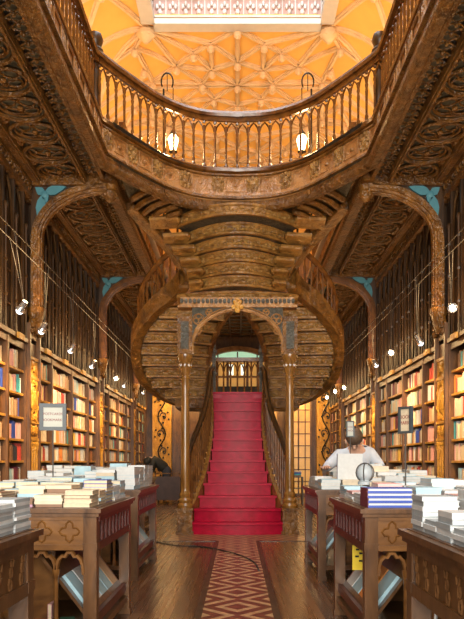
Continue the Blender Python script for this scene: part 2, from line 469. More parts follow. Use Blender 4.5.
m = MB(); m.sweep(at_z(rl, 6.71), [(-.06,0),(-.075,.04),(-.05,.09),(.05,.09),(.075,.04),(.06,0)]); m.build('handrail', 'rail_wood', gal)
m = MB(); m.sweep(at_z(rl, 6.645), [(-.02,0),(-.02,.08),(.02,.08),(.02,0)]); m.build('top_rail', 'rail_wood', gal)
# balusters with little pointed arches between them
bal_prof = [(.034,0),(.034,.05),(.02,.07),(.028,.11),(.017,.14),(.019,.34),(.024,.42),(.017,.46),(.026,.50),(.018,.53),(.02,.60)]
bal_prof = [(r_, z_*1.15) for r_, z_ in bal_prof]
m = MB(); m.lathe(bal_prof, 8, (0,0,0)); bal0 = m.build('baluster', 'rail_wood', None); bal0.parent = gal
spots = resample(rl, .18)
m = MB()
used = False
for i, (p, t) in enumerate(spots):
    if p.y < 5.6: continue
    loc = Vector((p.x, p.y, ZG)) - gal.location
    if not used: bal0.location = loc; used = True
    else: part_copy(bal0, loc)
    # arch to the next
    q = p + t*.18; z0, z1 = ZG+.61, ZG+.77
    pts = [Vector((lerp(p.x,q.x,a), lerp(p.y,q.y,a), lerp(z0,z1,h))) for a, h in ((.06,0),(.14,.38),(.3,.66),(.5,.88),(.7,.66),(.86,.38),(.94,0))]
    m.tube(pts, .014, 4); m.ball((p.x,p.y,z1-.02), .028, nu=6, nv=4)
m.build('pointed_arcade', 'rail_wood', gal)
# carved rosette blocks on the fascia
def leaf_block(m, c, t, w, h, dep=.014):
    n = Vector((t.y,-t.x,0))
    for (a, z, r) in ((0,0,.3),(.30,.30,.22),(-.30,.30,.22),(.30,-.30,.22),(-.30,-.30,.22),(0,.40,.16),(0,-.40,.16),(.42,0,.14),(-.42,0,.14)):
        cc = c + t*(a*w) + Vector((0,0,z*h)); m.ball(cc, (r*w*abs(t.x)+dep*abs(t.y), r*w*abs(t.y)+dep*abs(t.x), r*h), nu=6, nv=4)
k = 0
cl = at_z(off(front, -.062), 5.57)
for i, (p, t) in enumerate(resample(cl, .56)):
    if p.y < 5.8: continue
    m = MB(); leaf_block(m, p, t, .20, .26); m.build('carved_rosette', 'carved_wood', gal)
for i, (p, t) in enumerate(resample(cl, .56)):
    q = p + t*.28
    if q.y < 5.8: continue
    m = MB(); n = Vector((t.y,-t.x,0))
    c0 = [q+t*a+Vector((0,0,z))+n*.012 for a, z in ((-.15,-.11),(.15,-.11),(.15,.11),(-.15,.11))]
    m.tube(c0, .010, 4, closed=True)
    m.ball(q, (.05*abs(t.x)+.012,.05*abs(t.y)+.012,.03), nu=6, nv=4); m.build('fascia_panel', 'fascia_wood', gal)
# side galleries: slab, soffit, far parts beyond the bridge
for s in (-1, 1):
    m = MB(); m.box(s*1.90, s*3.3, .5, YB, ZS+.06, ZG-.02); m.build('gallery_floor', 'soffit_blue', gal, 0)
    far = [Vector((s*1.79, y, 0)) for y in (11.5, 15, 17.75)]
    near = [Vector((s*1.79, y, 0)) for y in (10.0, 14, 17.75)]
    if s > 0: far = far[::-1]; near = near[::-1]
    far2 = near
    m = MB(); m.sweep(at_z(far2,5.16), [(-.14,0),(-.02,-.02),(.01,.02),(.01,.06),(0,.13),(-.14,.13)]); m.sweep(at_z(far2,5.31), [(0,0),(.035,.01),(.03,.04),(-.01,.07),(-.04,0)]); m.build('edge_beam', 'soffit_wood', gal)
    m = MB(); m.sweep(at_z(far2,5.29), [(-.04,0),(0,0),(-.06,.14),(-.06,.47),(-.14,.47),(-.14,0)]); m.build('fascia', 'fascia_wood', gal)
    m = MB(); m.sweep(at_z(far2,ZG-.11), [(-.04,0),(.02,.03),(.03,.07),(0,.10),(-.2,.10),(-.2,0)]); m.build('ledge', 'white_plaster', gal)
    for i, (p, t) in enumerate(resample(at_z(off(far2,-.05),5.57), .5)):
        m = MB(); leaf_block(m, p, t, .24, .26); m.build('carved_rosette', 'carved_wood', gal)
    far2 = far
    m = MB(); m.sweep(at_z(off(far2,-.11),6.62), [(-.06,0),(-.05,.09),(.05,.09),(.06,0)]); m.build('handrail', 'rail_wood', gal)
    m = MB()
    for (p, t) in resample(off(far2,-.11), .16): m.lathe(bal_prof[::2]+[(.02,.75)], 6, (p.x,p.y,ZG))
    o = m.build('far_baluster', 'rail_wood', gal); o['kind'] = 'stuff'
    # newel at the corner
    m = MB(); m.lathe([(.09,0),(.09,.12),(.06,.16),(.05,.5),(.08,.62),(.06,.7),(.06,.86),(.10,.92),(.12,.97),(.08,1.02),(.10,1.08),(.115,1.13),(.09,1.2),(.03,1.23)], 10, (s*1.98, 9.74, ZG)); m.build('newel_post', 'dark_wood', gal)
    # bars of the soffit
    m = MB()
    for x in (1.93, 2.19, 2.86, 2.925): m.box(s*(x-.03), s*(x+.03), 1, YB, ZS-.06, ZS+.06)
    for x in (2.19, 2.86): m.box(s*(x-.012), s*(x+.012), 1, YB, ZS-.09, ZS)
    m.build('soffit_bar', 'soffit_wood', gal)
    # ovals
    y = 5.75; first = None
    while y < YB-.5:
        if first is None:
            m = MB(); 
            def ell(rx, ry, z, n=22, ph=0): return [Vector((rx*math.cos(2*PI*k/n+ph), ry*math.sin(2*PI*k/n+ph), z)) for k in range(n)]
            m.tube(ell(.30,.275,-.03), .026, 5, closed=True); m.tube(ell(.245,.22,0), .016, 5, closed=True)
            for k in range(4):
                an = PI/4+k*PI/2; c = Vector((.13*math.cos(an), .115*math.sin(an), 0))
                m.tube([c+Vector((.10*math.cos(a), .085*math.sin(a), 0)) for a in [an-2.2+j*.55 for j in range(9)]], .014, 4)
            m.tube([Vector((x_, y_, -.01)) for x_, y_ in ((.16,0),(.05,.05),(0,.15),(-.05,.05),(-.16,0),(-.05,-.05),(0,-.15),(.05,-.05))], .013, 4, closed=True)
            m.ball((0,0,-.02), (.04,.04,.03), nu=6, nv=4)
            for (a, c) in ((1,1),(1,-1),(-1,1),(-1,-1)):
                m.tube([Vector((a*.32,c*.10,0)), Vector((a*.24,c*.26,0)), Vector((a*.30,c*.295,-.01))], .014, 4)
                m.ball((a*.29,c*.26,-.01), (.045,.045,.025), nu=6, nv=4)
            first = m.build('oval_tracery', 'soffit_wood', None); first.parent = gal; o = first
        else: o = part_copy(first)
        o.location = Vector((s*2.525, y, ZS+.03)) - gal.location
        y += .595
    # lattice strips with studs
    for (x0, x1, nm) in ((1.95,2.16,'stud_strip'), (2.88,3.0,'stud_strip')):
        m = MB(); y = 5.6; xm = (x0+x1)/2
        while y < 16:
            for dy in (0, .15):
                yy = y+dy; sg = 1 if dy == 0 else -1
                m.tube([Vector((s*x0,yy,ZS+.03)), Vector((s*x1,yy+.15,ZS+.03))], .011, 4); m.tube([Vector((s*x1,yy,ZS+.03)), Vector((s*x0,yy+.15,ZS+.03))], .011, 4)
                m.ball((s*xm,yy+.075,ZS+.005), .024, nu=6, nv=4)
                m.ball((s*(x0+.035),yy,ZS+.01), .016, nu=5, nv=3); m.ball((s*(x1-.035),yy,ZS+.01), .016, nu=5, nv=3)
            y += .3
        m.build(nm, 'soffit_wood', gal)
    for y in (10.2, 15.2, 20.1):
        m = MB(); m.box(s*1.95, s*3.0, y-.11, y+.11, ZS-.10, ZS+.06)
        for j in range(12): m.ball((s*(2.02+j*.085), y-.11, ZS-.03), (.03,.02,.04), nu=5, nv=3)
        m.build('cross_beam', 'soffit_wood', gal)

# ------------------------------------------------------------------ arched brackets under the gallery
sides = {-1: 'left', 1: 'right'}
for s in (-1, 1):
    for bi, y in enumerate((10.2, 15.2, 20.1)):
        lab = 'curved wooden bracket with teal trefoil under the gallery, %s on the %s' % (['nearest','second one','farthest'][bi], sides[s])
        br = thing('arched_bracket', lab, 'bracket', (s*2.93,y,3.35), 'arched brackets under the gallery')
        arc = [Vector((s*2.92,y,3.36)), Vector((s*2.92,y,4.2))]
        n = 14
        for k in range(n+1):
            a = k/n*PI/2
            arc.append(Vector((s*(2.92 - 1.02*(1-math.cos(a))), y, 4.35 + .76*math.sin(a)**.95)))
        # rib with square section in the x-z plane
        m = MB()
        def rib(m, arc, w, h, dy=0):
            rows = []
            for i, p in enumerate(arc):
                t = (arc[min(i+1,len(arc)-1)]-arc[max(i-1,0)]).normalized(); nn = Vector((-t.z,0,t.x))
                rows.append([p+nn*w/2+Vector((0,-h/2+dy,0)), p-nn*w/2+Vector((0,-h/2+dy,0)), p-nn*w/2+Vector((0,h/2+dy,0)), p+nn*w/2+Vector((0,h/2+dy,0)), p+nn*w/2+Vector((0,-h/2+dy,0))])
            m.strip(rows); m.add(rows[0][:4], [(0,1,2,3)]); m.add(rows[-1][:4], [(0,1,2,3)])
        rib(m, arc, .13, .16); rib(m, arc, .06, .22); rib(m, [p+Vector((0,0,0)) for p in arc], .17, .08)
        m.build('curved_rib', 'rail_wood' if bi else 'stair_wood', br)
        m = MB(); poly = [(p.x, p.z) for p in arc[1:]] + [(s*1.9, ZS-.1), (s*3.0, ZS-.1), (s*3.0, 4.2)]
        m.prism(poly, lambda a, c: Vector((a,y-.03,c)), lambda a, c: Vector((a,y+.03,c))); m.build('spandrel_panel', 'dark_wood', br)
        m = MB()
        def leaf(p0, p1, w):
            p0, p1 = Vector(p0), Vector(p1); d = p1-p0; nn = Vector((-d.y, d.x)).normalized()
            L = [p0, p0+d*.22+nn*w*.8, p0+d*.45+nn*w, p0+d*.75+nn*w*.55, p1, p0+d*.75-nn*w*.55, p0+d*.45-nn*w, p0+d*.22-nn*w*.8]
            m.prism([(q.x,q.y) for q in L], lambda a, c: Vector((a,y-.065,c)), lambda a, c: Vector((a,y-.03,c)))
        cx, cz = 2.80, 5.00
        leaf((s*cx,cz+.02),(s*2.48,5.11),.07); leaf((s*(cx+.03),cz),(s*2.87,4.55),.075); leaf((s*cx,cz),(s*2.93,5.10),.06); leaf((s*(cx+.0),cz+.03),(s*2.76,4.88),.05)
        m.ball((s*cx,y-.05,cz), (.06,.03,.06), nu=8, nv=5)
        m.build('trefoil', 'teal_paint', br)
        m = MB(); m.lathe([(.02,-.16),(.06,-.13),(.10,-.07),(.10,-.02),(.07,.02),(.09,.06),(.09,.1)], 10, (s*1.86,y,5.06))
        for k in range(6): m.ball((s*1.86+.09*math.cos(k*PI/3), y+.09*math.sin(k*PI/3), 5.0), .035, nu=6, nv=4)
        m.build('pendant_knob', 'stair_wood', br)

# ------------------------------------------------------------------ bookcases, pilasters and gothic panelling
PIL = (5.3, 10.2, 15.2, 20.1)
SHZ = [.12,.46,.80,1.14,1.44,1.75,2.08,2.41]
TOPZ = 2.80
sec_names = ['by the tables nearest the camera', 'between the two nearest carved pilasters', 'between the second and third carved pilasters', 'running to the back wall']
bays = {}
for s in (-1, 1):
    for si in range(4):
        y0 = PIL[si]+.28; y1 = (PIL[si+1]-.28) if si < 3 else YB-.35
        L = y1-y0
        cuts = [0,.19,.5,.81,1] if si < 3 else [0,.35,.7,1]
        if si == 0: cuts = [0,.25,.5,.82,1]
        ys = [y0+L*c for c in cuts]; bays[(s,si)] = ys
        lab = 'tall wooden bookcase on the %s wall %s' % (sides[s], sec_names[si])
        bc = thing('bookcase', lab, 'bookcase', (s*3.18,(y0+y1)/2,0), 'bookcases along the side walls')
        m = MB(); m.box(s*3.32,s*3.35,y0,y1,0,TOPZ); m.build('back_panel', 'case_wood', bc, 0)
        for y in ys:
            m = MB(); m.box(s*XW,s*3.32,y-.022,y+.022,0,TOPZ); m.box(s*(XW-.03),s*XW,y-.032,y+.032,0,TOPZ); m.build('upright', 'case_wood', bc, 0)
        for z in SHZ:
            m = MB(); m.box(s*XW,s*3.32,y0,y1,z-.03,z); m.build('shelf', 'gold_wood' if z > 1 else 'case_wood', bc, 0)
        m = MB(); m.box(s*(XW-.06),s*3.34,y0,y1,TOPZ,TOPZ+.06); m.box(s*(XW-.02),s*XW,y0,y1,TOPZ-.10,TOPZ); m.build('cornice', 'case_wood', bc, 0)
        for a, c in zip(ys, ys[1:]):
            m = MB(); yc = (a+c)/2; m.box(s*(XW-.09),s*(XW-.06),yc-.13,yc+.13,TOPZ-.01,TOPZ+.07); m.build('name_plate', 'gold_wood', bc, 0)
        # gothic panelling above: lancet frames
        pl = thing('gothic_panelling', 'dark carved lancet panelling above the %s wall bookcase %s' % (sides[s], sec_names[si]), 'wall panelling', (s*3.1,(y0+y1)/2,TOPZ+.06), 'gothic panelling above the bookcases')
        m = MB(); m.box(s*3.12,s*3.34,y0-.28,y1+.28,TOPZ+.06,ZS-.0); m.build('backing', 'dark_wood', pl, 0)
        nl = max(4, int(round(L/.44))) ; w = L/nl
        mm, mt = MB(), MB()
        for k in range(nl+1):
            y = y0+k*w
            mm.box(s*3.02,s*3.12,y-.022,y+.022,TOPZ+.06,4.95); mm.lathe([(.03,0),(.018,.05),(.018,1.55),(.035,1.6),(.02,1.64)], 6, (s*3.0,y,TOPZ+.06))
            for zz in (3.3, 3.75, 4.2): mm.ball((s*3.0,y,zz), .032, nu=5, nv=3)
        for k in range(nl):
            ya, yb = y0+k*w+.02, y0+(k+1)*w-.02; ym = (ya+yb)/2; sp = 4.35; tp = 4.92
            A = [Vector((s*3.06,ya,TOPZ+.06)), Vector((s*3.06,ya,sp)), Vector((s*3.06,lerp(ya,ym,.12),lerp(sp,tp,.42))), Vector((s*3.06,lerp(ya,ym,.42),lerp(sp,tp,.76))), Vector((s*3.06,ym,tp))]
            B_ = [Vector((v.x, 2*ym-v.y, v.z)) for v in A]
            mt.tube(A, .022, 4); mt.tube(B_, .022, 4)
            mt.tube([Vector((s*3.08,ym,TOPZ+.1)), Vector((s*3.08,ym,4.3))], .014, 4)
            mt.tube([Vector((s*3.08,ym+.085*math.cos(a*PI/4),4.47+.10*math.sin(a*PI/4))) for a in range(8)], .014, 4, closed=True)
            for h in (3.25, 3.7, 4.15): mt.box(s*3.06,s*3.12,ya,yb,h-.012,h+.012)
        mm.build('mullion', 'dark_wood', pl); mt.build('lancet_tracery', 'dark_wood', pl)
        m = MB(); m.box(s*2.98,s*3.12,y0-.28,y1+.28,4.95,5.02); m.box(s*3.05,s*3.12,y0-.28,y1+.28,5.02,ZS); m.box(s*2.96,s*3.0,y0-.28,y1+.28,5.12,5.16)
        y = y0-.2
        while y < y1+.2: m.ball((s*3.0,y,5.08), (.045,.035,.055), nu=6, nv=4); m.ball((s*3.0,y+.06,5.03), (.03,.02,.03), nu=5, nv=3); y += .12
        m.build('frieze', 'soffit_wood', pl)
    for pi_, y in enumerate(PIL):
        if pi_ == 0: continue
        lab = 'golden carved pilaster on the %s wall, %s' % (sides[s], ['', 'nearest the camera', 'second from the camera', 'farthest back'][pi_])
        pt = thing('carved_pilaster', lab, 'pilaster', (s*3.05,y,0), 'carved pilasters between the bookcases')
        m = MB(); m.box(s*3.0,s*3.355,y-.26,y+.26,0,TOPZ+.05); m.box(s*2.94,s*3.0,y-.27,y-.22,0,TOPZ+.3); m.box(s*2.94,s*3.0,y+.22,y+.27,0,TOPZ+.3)
        m.build('shaft', 'case_wood', pt, 0)
        m = MB(); m.box(s*2.975,s*3.0,y-.22,y+.22,1.45,2.62)
        for zz in (1.45, 1.70, 2.34, 2.62): m.box(s*2.955,s*2.99,y-.22,y+.22,zz-.02,zz+.02)
        for zz in (1.58,):
            for yy in (-.11, 0, .11): m.ball((s*2.97,y+yy,zz), (.03,.05,.08), nu=6, nv=4)
        m.ball((s*2.975,y,2.02), (.05,.12,.2), nu=8, nv=6); m.tube([Vector((s*2.97,y+.15*math.cos(a*PI/6),2.02+.27*math.sin(a*PI/6))) for a in range(12)], .022, 5, closed=True)
        for a in range(8): m.ball((s*2.965,y+.16*math.cos(a*PI/4+.4),2.02+.27*math.sin(a*PI/4+.4)), (.03,.045,.05), nu=6, nv=4)
        m.tube([Vector((s*2.97,y-.16,2.38)), Vector((s*2.97,y+.16,2.58))], .015, 4); m.tube([Vector((s*2.97,y+.16,2.38)), Vector((s*2.97,y-.16,2.58))], .015, 4); m.ball((s*2.96,y,2.48), (.03,.05,.06))
        m.build('carved_panel', 'gold_wood', pt)
        m = MB()
        for yy in (-.165,-.055,.055,.165): m.lathe([(.03,.1),(.025,.2),(.025,1.28),(.04,1.33),(.02,1.40)], 6, (s*2.98,y+yy,0)); 
        for yy in (-.165,-.055,.055,.165): m.ball((s*2.97,y+yy,1.38), (.03,.045,.05), nu=6, nv=4)
        m.build('fluting', 'gold_wood', pt)
        m = MB(); m.prism([(-.17,2.9),(.17,2.9),(.17,3.1),(.09,3.22),(-.09,3.22),(-.17,3.1)], lambda a, c: Vector((s*2.97,y+a,c)), lambda a, c: Vector((s*3.0,y+a,c)))
        for a in range(9):
            an = PI*a/8; m.ball((s*2.93,y+.19*math.cos(an),3.0+.22*math.sin(an)), (.05,.04,.045), nu=6, nv=4)
        m.lathe([(.03,2.98),(.07,3.1),(.1,3.22),(.13,3.3),(.13,3.36)], 8, (s*2.93,y,0)); m.build('corbel', 'stair_wood', pt)

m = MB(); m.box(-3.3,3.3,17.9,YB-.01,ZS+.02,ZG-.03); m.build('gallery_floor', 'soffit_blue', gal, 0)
m = MB()
for k in range(12): m.box(-1.9+k*.33,-1.86+k*.33,17.9,YB-.1,ZS-.04,ZS+.02)
for k in range(10): m.box(-1.9,1.9,17.9+k*.5,17.95+k*.5,ZS-.04,ZS+.02)
m.build('soffit_bar', 'soffit_wood', gal, 0)
m = MB(); m.box(-1.8,1.8,17.76,17.9,ZS-.1,ZG); m.build('fascia', 'fascia_wood', gal, 0)
m = MB(); m.box(-1.8,1.8,17.78,17.9,6.7,6.8); m.box(-1.8,1.8,17.80,17.84,ZG,6.0)
for k in range(24): m.box(-1.8+k*.156-.05,-1.8+k*.156+.05,17.8,17.84,6.0,6.7)
m.build('far_parapet', 'fascia_wood', gal, 0)
# gothic canopy above the neck of the stair etc. is in the staircase
# ------------------------------------------------------------------ back wall furniture
def scroll_panel(s, xc, w, lab):
    t = thing('scroll_panel', lab, 'panel', (xc,YB-.2,0)); z0, z1 = .6, 3.45
    m = MB(); m.box(xc-w/2,xc+w/2,YB-.22,YB-.01,0,z1); m.build('board', 'gold_wood', t, 0)
    m = MB(); yy = YB-.25; n = 5; h = (z1-z0)/n
    main = [Vector((xc+.11*w/.55*math.sin(k/4*PI), yy, z0+(z1-z0)*k/(4*n))) for k in range(4*n+1)]
    m.tube(main, .022, 5)
    for k in range(n):
        sg = 1 if k % 2 == 0 else -1; c = Vector((xc-sg*.06, yy, z0+h*(k+.5)))
        m.tube([c+Vector((sg*math.cos(a*.62)*(.13-.012*a), 0, math.sin(a*.62)*(.17-.014*a))) for a in range(9)], .018, 5)
        for a in range(5): 
            m.ball(c+Vector((sg*.18*math.cos(a*1.2),0,.2*math.sin(a*1.2))), (.03,.02,.035), nu=6, nv=4)
        m.ball(c, (.04,.02,.04), nu=6, nv=4)
    m.build('scrollwork', 'black_iron', t)
scroll_panel(-1, -2.46, .62, 'golden panel with black scrollwork at the back, left of the red stairs')
scroll_panel(1, 2.86, .56, 'golden panel with black scrollwork at the back, right of the red stairs')
def glazed(x0, x1, z1, nx, nz, lab, mat='pane_amber'):
    t = thing('glazed_bookcase', lab, 'bookcase', ((x0+x1)/2, YB-.2, 0), 'glazed bookcases on the back wall')
    m = MB(); m.box(x0,x1,YB-.06,YB-.01,0,z1); m.build('back_panel', 'case_wood', t, 0)
    m = MB(); m.box(x0+.05,x1-.05,YB-.20,YB-.185,.1,z1-.1); m.build('pane', mat, t, 0)
    m = MB(); m.box(x0,x0+.06,YB-.24,YB-.06,0,z1); m.box(x1-.06,x1,YB-.24,YB-.06,0,z1); m.box(x0,x1,YB-.24,YB-.06,z1-.1,z1); m.box(x0,x1,YB-.24,YB-.06,0,.1); m.build('case_frame', 'case_wood', t, 0)
    m = MB()
    for k in range(1,nx): x = lerp(x0,x1,k/nx); w_ = .03 if k % 2 else .05; m.box(x-w_/2,x+w_/2,YB-.22,YB-.19,.1,z1-.1)
    for k in range(1,nz): z = lerp(.1,z1-.1,k/nz); m.box(x0+.05,x1-.05,YB-.22,YB-.195,z-.015,z+.015)
    m.build('glazing_bars', 'case_wood', t, 0)
glazed(-2.08,-1.25,3.3,4,8,'glazed bookcase with small panes at the back, left of the stairs', 'case_wood')
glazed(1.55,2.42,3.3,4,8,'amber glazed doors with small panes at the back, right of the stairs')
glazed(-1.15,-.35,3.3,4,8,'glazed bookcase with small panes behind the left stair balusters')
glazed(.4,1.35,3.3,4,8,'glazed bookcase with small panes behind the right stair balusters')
# window above the landing
w = thing('pediment_window', 'golden panes under a shallow curved pediment behind the stair landing', 'window', (0,YB-.3,3.4))
m = MB()
rows = []
for k in range(13):
    a = -1+k/6; x = a*.98; z = 4.88-.26*a*a
    rows.append([Vector((x,YB-.34,z-.16)), Vector((x,YB-.34,z)), Vector((x,YB-.1,z)), Vector((x,YB-.1,z-.16)), Vector((x,YB-.34,z-.16))])
m.strip(rows); m.box(-.98,.98,YB-.34,YB-.1,4.36,4.44); m.build('pediment', 'fascia_wood', w, 0)
m = MB(); poly = [(-.95,4.44)]+[(-1+k/6, 4.80-.26*(-1+k/6)**2) for k in range(13)]+[(.95,4.44)]
m.prism([(min(.95,max(-.95,a)),c) for a, c in poly[1:-1]]+[(.95,4.44),(-.95,4.44)], lambda a, c: Vector((a,YB-.16,c)), lambda a, c: Vector((a,YB-.12,c))); m.build('upper_pane', 'pane_green', w, 0)
m = MB(); m.box(-.95,.95,YB-.16,YB-.12,3.2,4.36); m.build('lower_pane', 'pane_amber', w, 0)
m = MB()
for x in (-.96,-.32,.32,.96): m.box(x-.04,x+.04,YB-.28,YB-.12,3.2,4.4)
for x in (-.64,0,.64): m.box(x-.02,x+.02,YB-.24,YB-.12,3.2,4.7)
m.box(-.96,.96,YB-.24,YB-.12,3.86,3.92); m.build('window_bars', 'rail_wood', w, 0)
m = MB()
for x in (-.2,.18): m.box(x-.07,x+.07,YB-.2,YB-.165,3.95,4.3)
m.build('pale_pane', 'pane_white', w, 0)
m = MB(); m.box(-1.1,1.1,YB-.5,YB-.1,3.05,3.55); m.build('sill_cabinet', 'black_iron', w, 0)

# ================================================================== STAIRCASE
st = thing('staircase', 'double curving carved staircase with crimson painted steps and two slender columns', 'staircase', (0,12.6,0))
NS, RH, TD, Y0 = 13, .192, .25, 10.82
W = [1.50,1.34,1.20,1.07,.98,.92,.88,.86,.85,.86,.88,.91,.94]
W = [w_*1.02 for w_ in W]
for k in range(NS):
    y = Y0+k*TD; w_ = W[k]/2; zt = (k+1)*RH; bul = .10 if k < 2 else .035
    if k == 0: bul = .12
    m = MB(); n = 10
    fr = [Vector((lerp(-w_,w_,i/n), y-bul*(1-(2*i/n-1)**2), 0)) for i in range(n+1)]
    yb = y+TD+.05 if k < NS-1 else y+.1
    poly = [(p.x,p.y) for p in fr]+[(w_,yb),(-w_,yb)]
    m.prism(poly, lambda a, c: Vector((a,c,max(0,zt-RH-.02))), lambda a, c: Vector((a,c,zt-.03)))
    poly2 = [(p.x*1.035,p.y-.045) for p in fr]+[(w_,yb),(-w_,yb)]
    m.prism(poly2, lambda a, c: Vector((a,c,zt-.035)), lambda a, c: Vector((a,c,zt)))
    m.build('red_step', 'red_step', st, 30)
ZL = NS*RH
YL = Y0+NS*TD
m = MB(); m.box(-.62,.62,YL-.27,YL+1.15,ZL-.12,ZL-.005); pass; m.build('landing', 'red_step', st, 0)
m = MB(); m.box(-1.25,1.25,YL-.0,YL+1.15,ZL-.28,ZL-.125); m.box(-1.25,-.625,YL,YL+1.15,ZL-.125,ZL-.01); m.box(.625,1.25,YL,YL+1.15,ZL-.125,ZL-.01); m.build('landing_base', 'stair_wood', st, 0)
for s in (-1, 1):
    # lower stringer follows the flare
    path = [Vector((s*(W[k]/2+.045), Y0+k*TD+.02, 0)) for k in range(NS)]
    rows = []
    for k, p in enumerate(path):
        zt = (k+1)*RH+.06; zb = max(0, zt-.42)
        rows.append([p+Vector((-s*.035,0,zb)), p+Vector((-s*.035,0,zt)), p+Vector((s*.035,0,zt)), p+Vector((s*.035,0,zb)), p+Vector((-s*.035,0,zb))])
    m = MB(); m.strip(rows); m.build('lower_stringer', 'column_wood', st)
    hp = cr([(s*.80,10.95,1.16),(s*.74,11.3,1.42),(s*.63,11.9,1.80),(s*.56,12.5,2.17),(s*.53,13.1,2.55),(s*.52,13.55,2.86),(s*.49,13.9,2.98)], 4)
    m = MB(); m.tube(hp, [.05]*len(hp), 8, flat=.8); m.ball(hp[0], .07); m.build('lower_handrail', 'dark_wood', st)
    for k in range(1, NS):
        for d in (0, .5):
            if k+d > NS-1: continue
            a = path[k].lerp(path[min(k+1,NS-1)], d); zb = (k+1+d)*RH+.05
            zt = min((h for h in hp), key=lambda h: abs(h.y-a.y)).z
            hx = min((h for h in hp), key=lambda h: abs(h.y-a.y)).x
            if zt-zb < .2: continue
            H = zt-zb
            pr = [(.03,0),(.03,.05),(.018,.08),(.022,.3*H),(.027,.5*H),(.016,.56*H),(.022,.8*H),(.016,H)]
            m = MB(); m.lathe(pr, 7, (lerp(a.x,hx,.5),a.y,zb)); m.build('baluster', 'rail_wood', st)
    # landing newel
    m = MB(); m.box(s*.47-.035,s*.47+.035,YL-.12,YL-.05,1.6,3.28); m.lathe([(.05,0),(.065,.03),(.065,.07),(.03,.1),(.045,.14),(.02,.2)], 8, (s*.47,YL-.085,3.28)); m.lathe([(.055,0),(.07,.03),(.055,.06)], 8, (s*.47,YL-.085,2.85)); m.build('landing_newel', 'iron_grey', st)
    # pedestal and column
    m = MB(); xc = s*.81; yc = 10.86; hw = .115
    m.box(xc-hw,xc+hw,yc-hw,yc+hw,0,.40); m.box(xc-hw-.02,xc+hw+.02,yc-hw-.02,yc+hw+.02,0,.05); m.box(xc-hw-.015,xc+hw+.015,yc-hw-.015,yc+hw+.015,.37,.41)
    m.build('pedestal', 'stair_wood', st, 0)
    m = MB(); m.lathe([(.125,.41),(.13,.45),(.10,.49),(.115,.53),(.085,.57),(.095,.62),(.07,.67),(.075,.72),(.068,1.2),(.062,2.2),(.062,2.38),(.075,2.42),(.06,2.45),(.07,2.50),(.10,2.60),(.075,2.62),(.11,2.72),(.12,2.75),(.12,2.78)], 16, (xc,yc,0))
    for k in range(8): m.ball((xc+.085*math.cos(k*PI/4), yc+.085*math.sin(k*PI/4), 2.62), (.03,.03,.05), nu=6, nv=4)
    m.build('column', 'column_wood', st)
    m = MB(); m.box(xc-.115,xc+.115,yc-.10,yc+.10,2.78,3.36)
    m.build('arch_pier', 'stair_wood', st, 0)
    m = MB(); m.box(xc-.06,xc+.06,yc-.115,yc-.095,2.86,3.28); m.build('pier_panel', 'iron_grey', st, 0)
# pointed arch between the columns
yc = 10.86
def arch_z(x):
    a = min(1, abs(x)/.70); return 2.96+.46*(1-a**2.6)**.62*(1-.10*a)+.06*(1-a)
ax_ = [lerp(-.70,.70,i/28) for i in range(29)]
m = MB(); m.prism([(x,arch_z(x)) for x in ax_]+[(.70,3.50),(-.70,3.50)], lambda a, c: Vector((a,yc-.06,c)), lambda a, c: Vector((a,yc+.06,c))); m.build('arch_spandrel', 'iron_grey', st, 0)
m = MB(); arcp = [Vector((x,yc-.07,arch_z(x)-.0)) for x in ax_]
m.tube([Vector((-.70,yc-.07,2.78))]+arcp+[Vector((.70,yc-.07,2.78))], .028, 6); m.tube([Vector((p.x*1.0,yc-.075,p.z+.05)) for p in arcp[1:-1]], .012, 4)
m.build('arch_moulding', 'fascia_wood', st)
for s in (-1, 1):
    m = MB()
    for (cx_, cz_, r_) in ((.60,3.32,.085),(.44,3.43,.05),(.61,3.14,.05)):
        for q in range(3):
            an = q*2*PI/3+PI/2; m.tube([Vector((s*cx_+r_*.45*math.cos(an)+r_*.5*math.cos(a*PI/4), yc-.07, cz_+r_*.45*math.sin(an)+r_*.5*math.sin(a*PI/4))) for a in range(8)], .007, 4, closed=True)
        m.tube([Vector((s*cx_+r_*math.cos(a*PI/6), yc-.07, cz_+r_*math.sin(a*PI/6))) for a in range(12)], .009, 4, closed=True)
    m.build('arch_tracery', 'fascia_wood', st)
m = MB(); m.box(-.92,.92,yc-.10,yc+.12,3.50,3.54); m.box(-.88,.88,yc-.07,yc+.10,3.54,3.66); m.box(-.93,.93,yc-.11,yc+.12,3.36,3.39) if False else None
m.build('arch_cornice', 'fascia_wood', st, 0)
m = MB(); i = 0
x = -.86
while x < .87: m.ball((x,yc-.08,3.60), (.028,.02,.04), nu=6, nv=4); x += .066
m.build('arch_frieze', 'iron_grey', st)
m = MB()
for (a, c, r_) in ((0,0,.06),(.06,-.03,.04),(-.06,-.03,.04),(.04,.05,.035),(-.04,.05,.035),(0,.09,.03),(0,-.08,.045)): m.ball((a,yc-.11,3.53+c), (r_,r_*.7,r_), nu=7, nv=5)
m.build('keystone_carving', 'gold_wood', st)

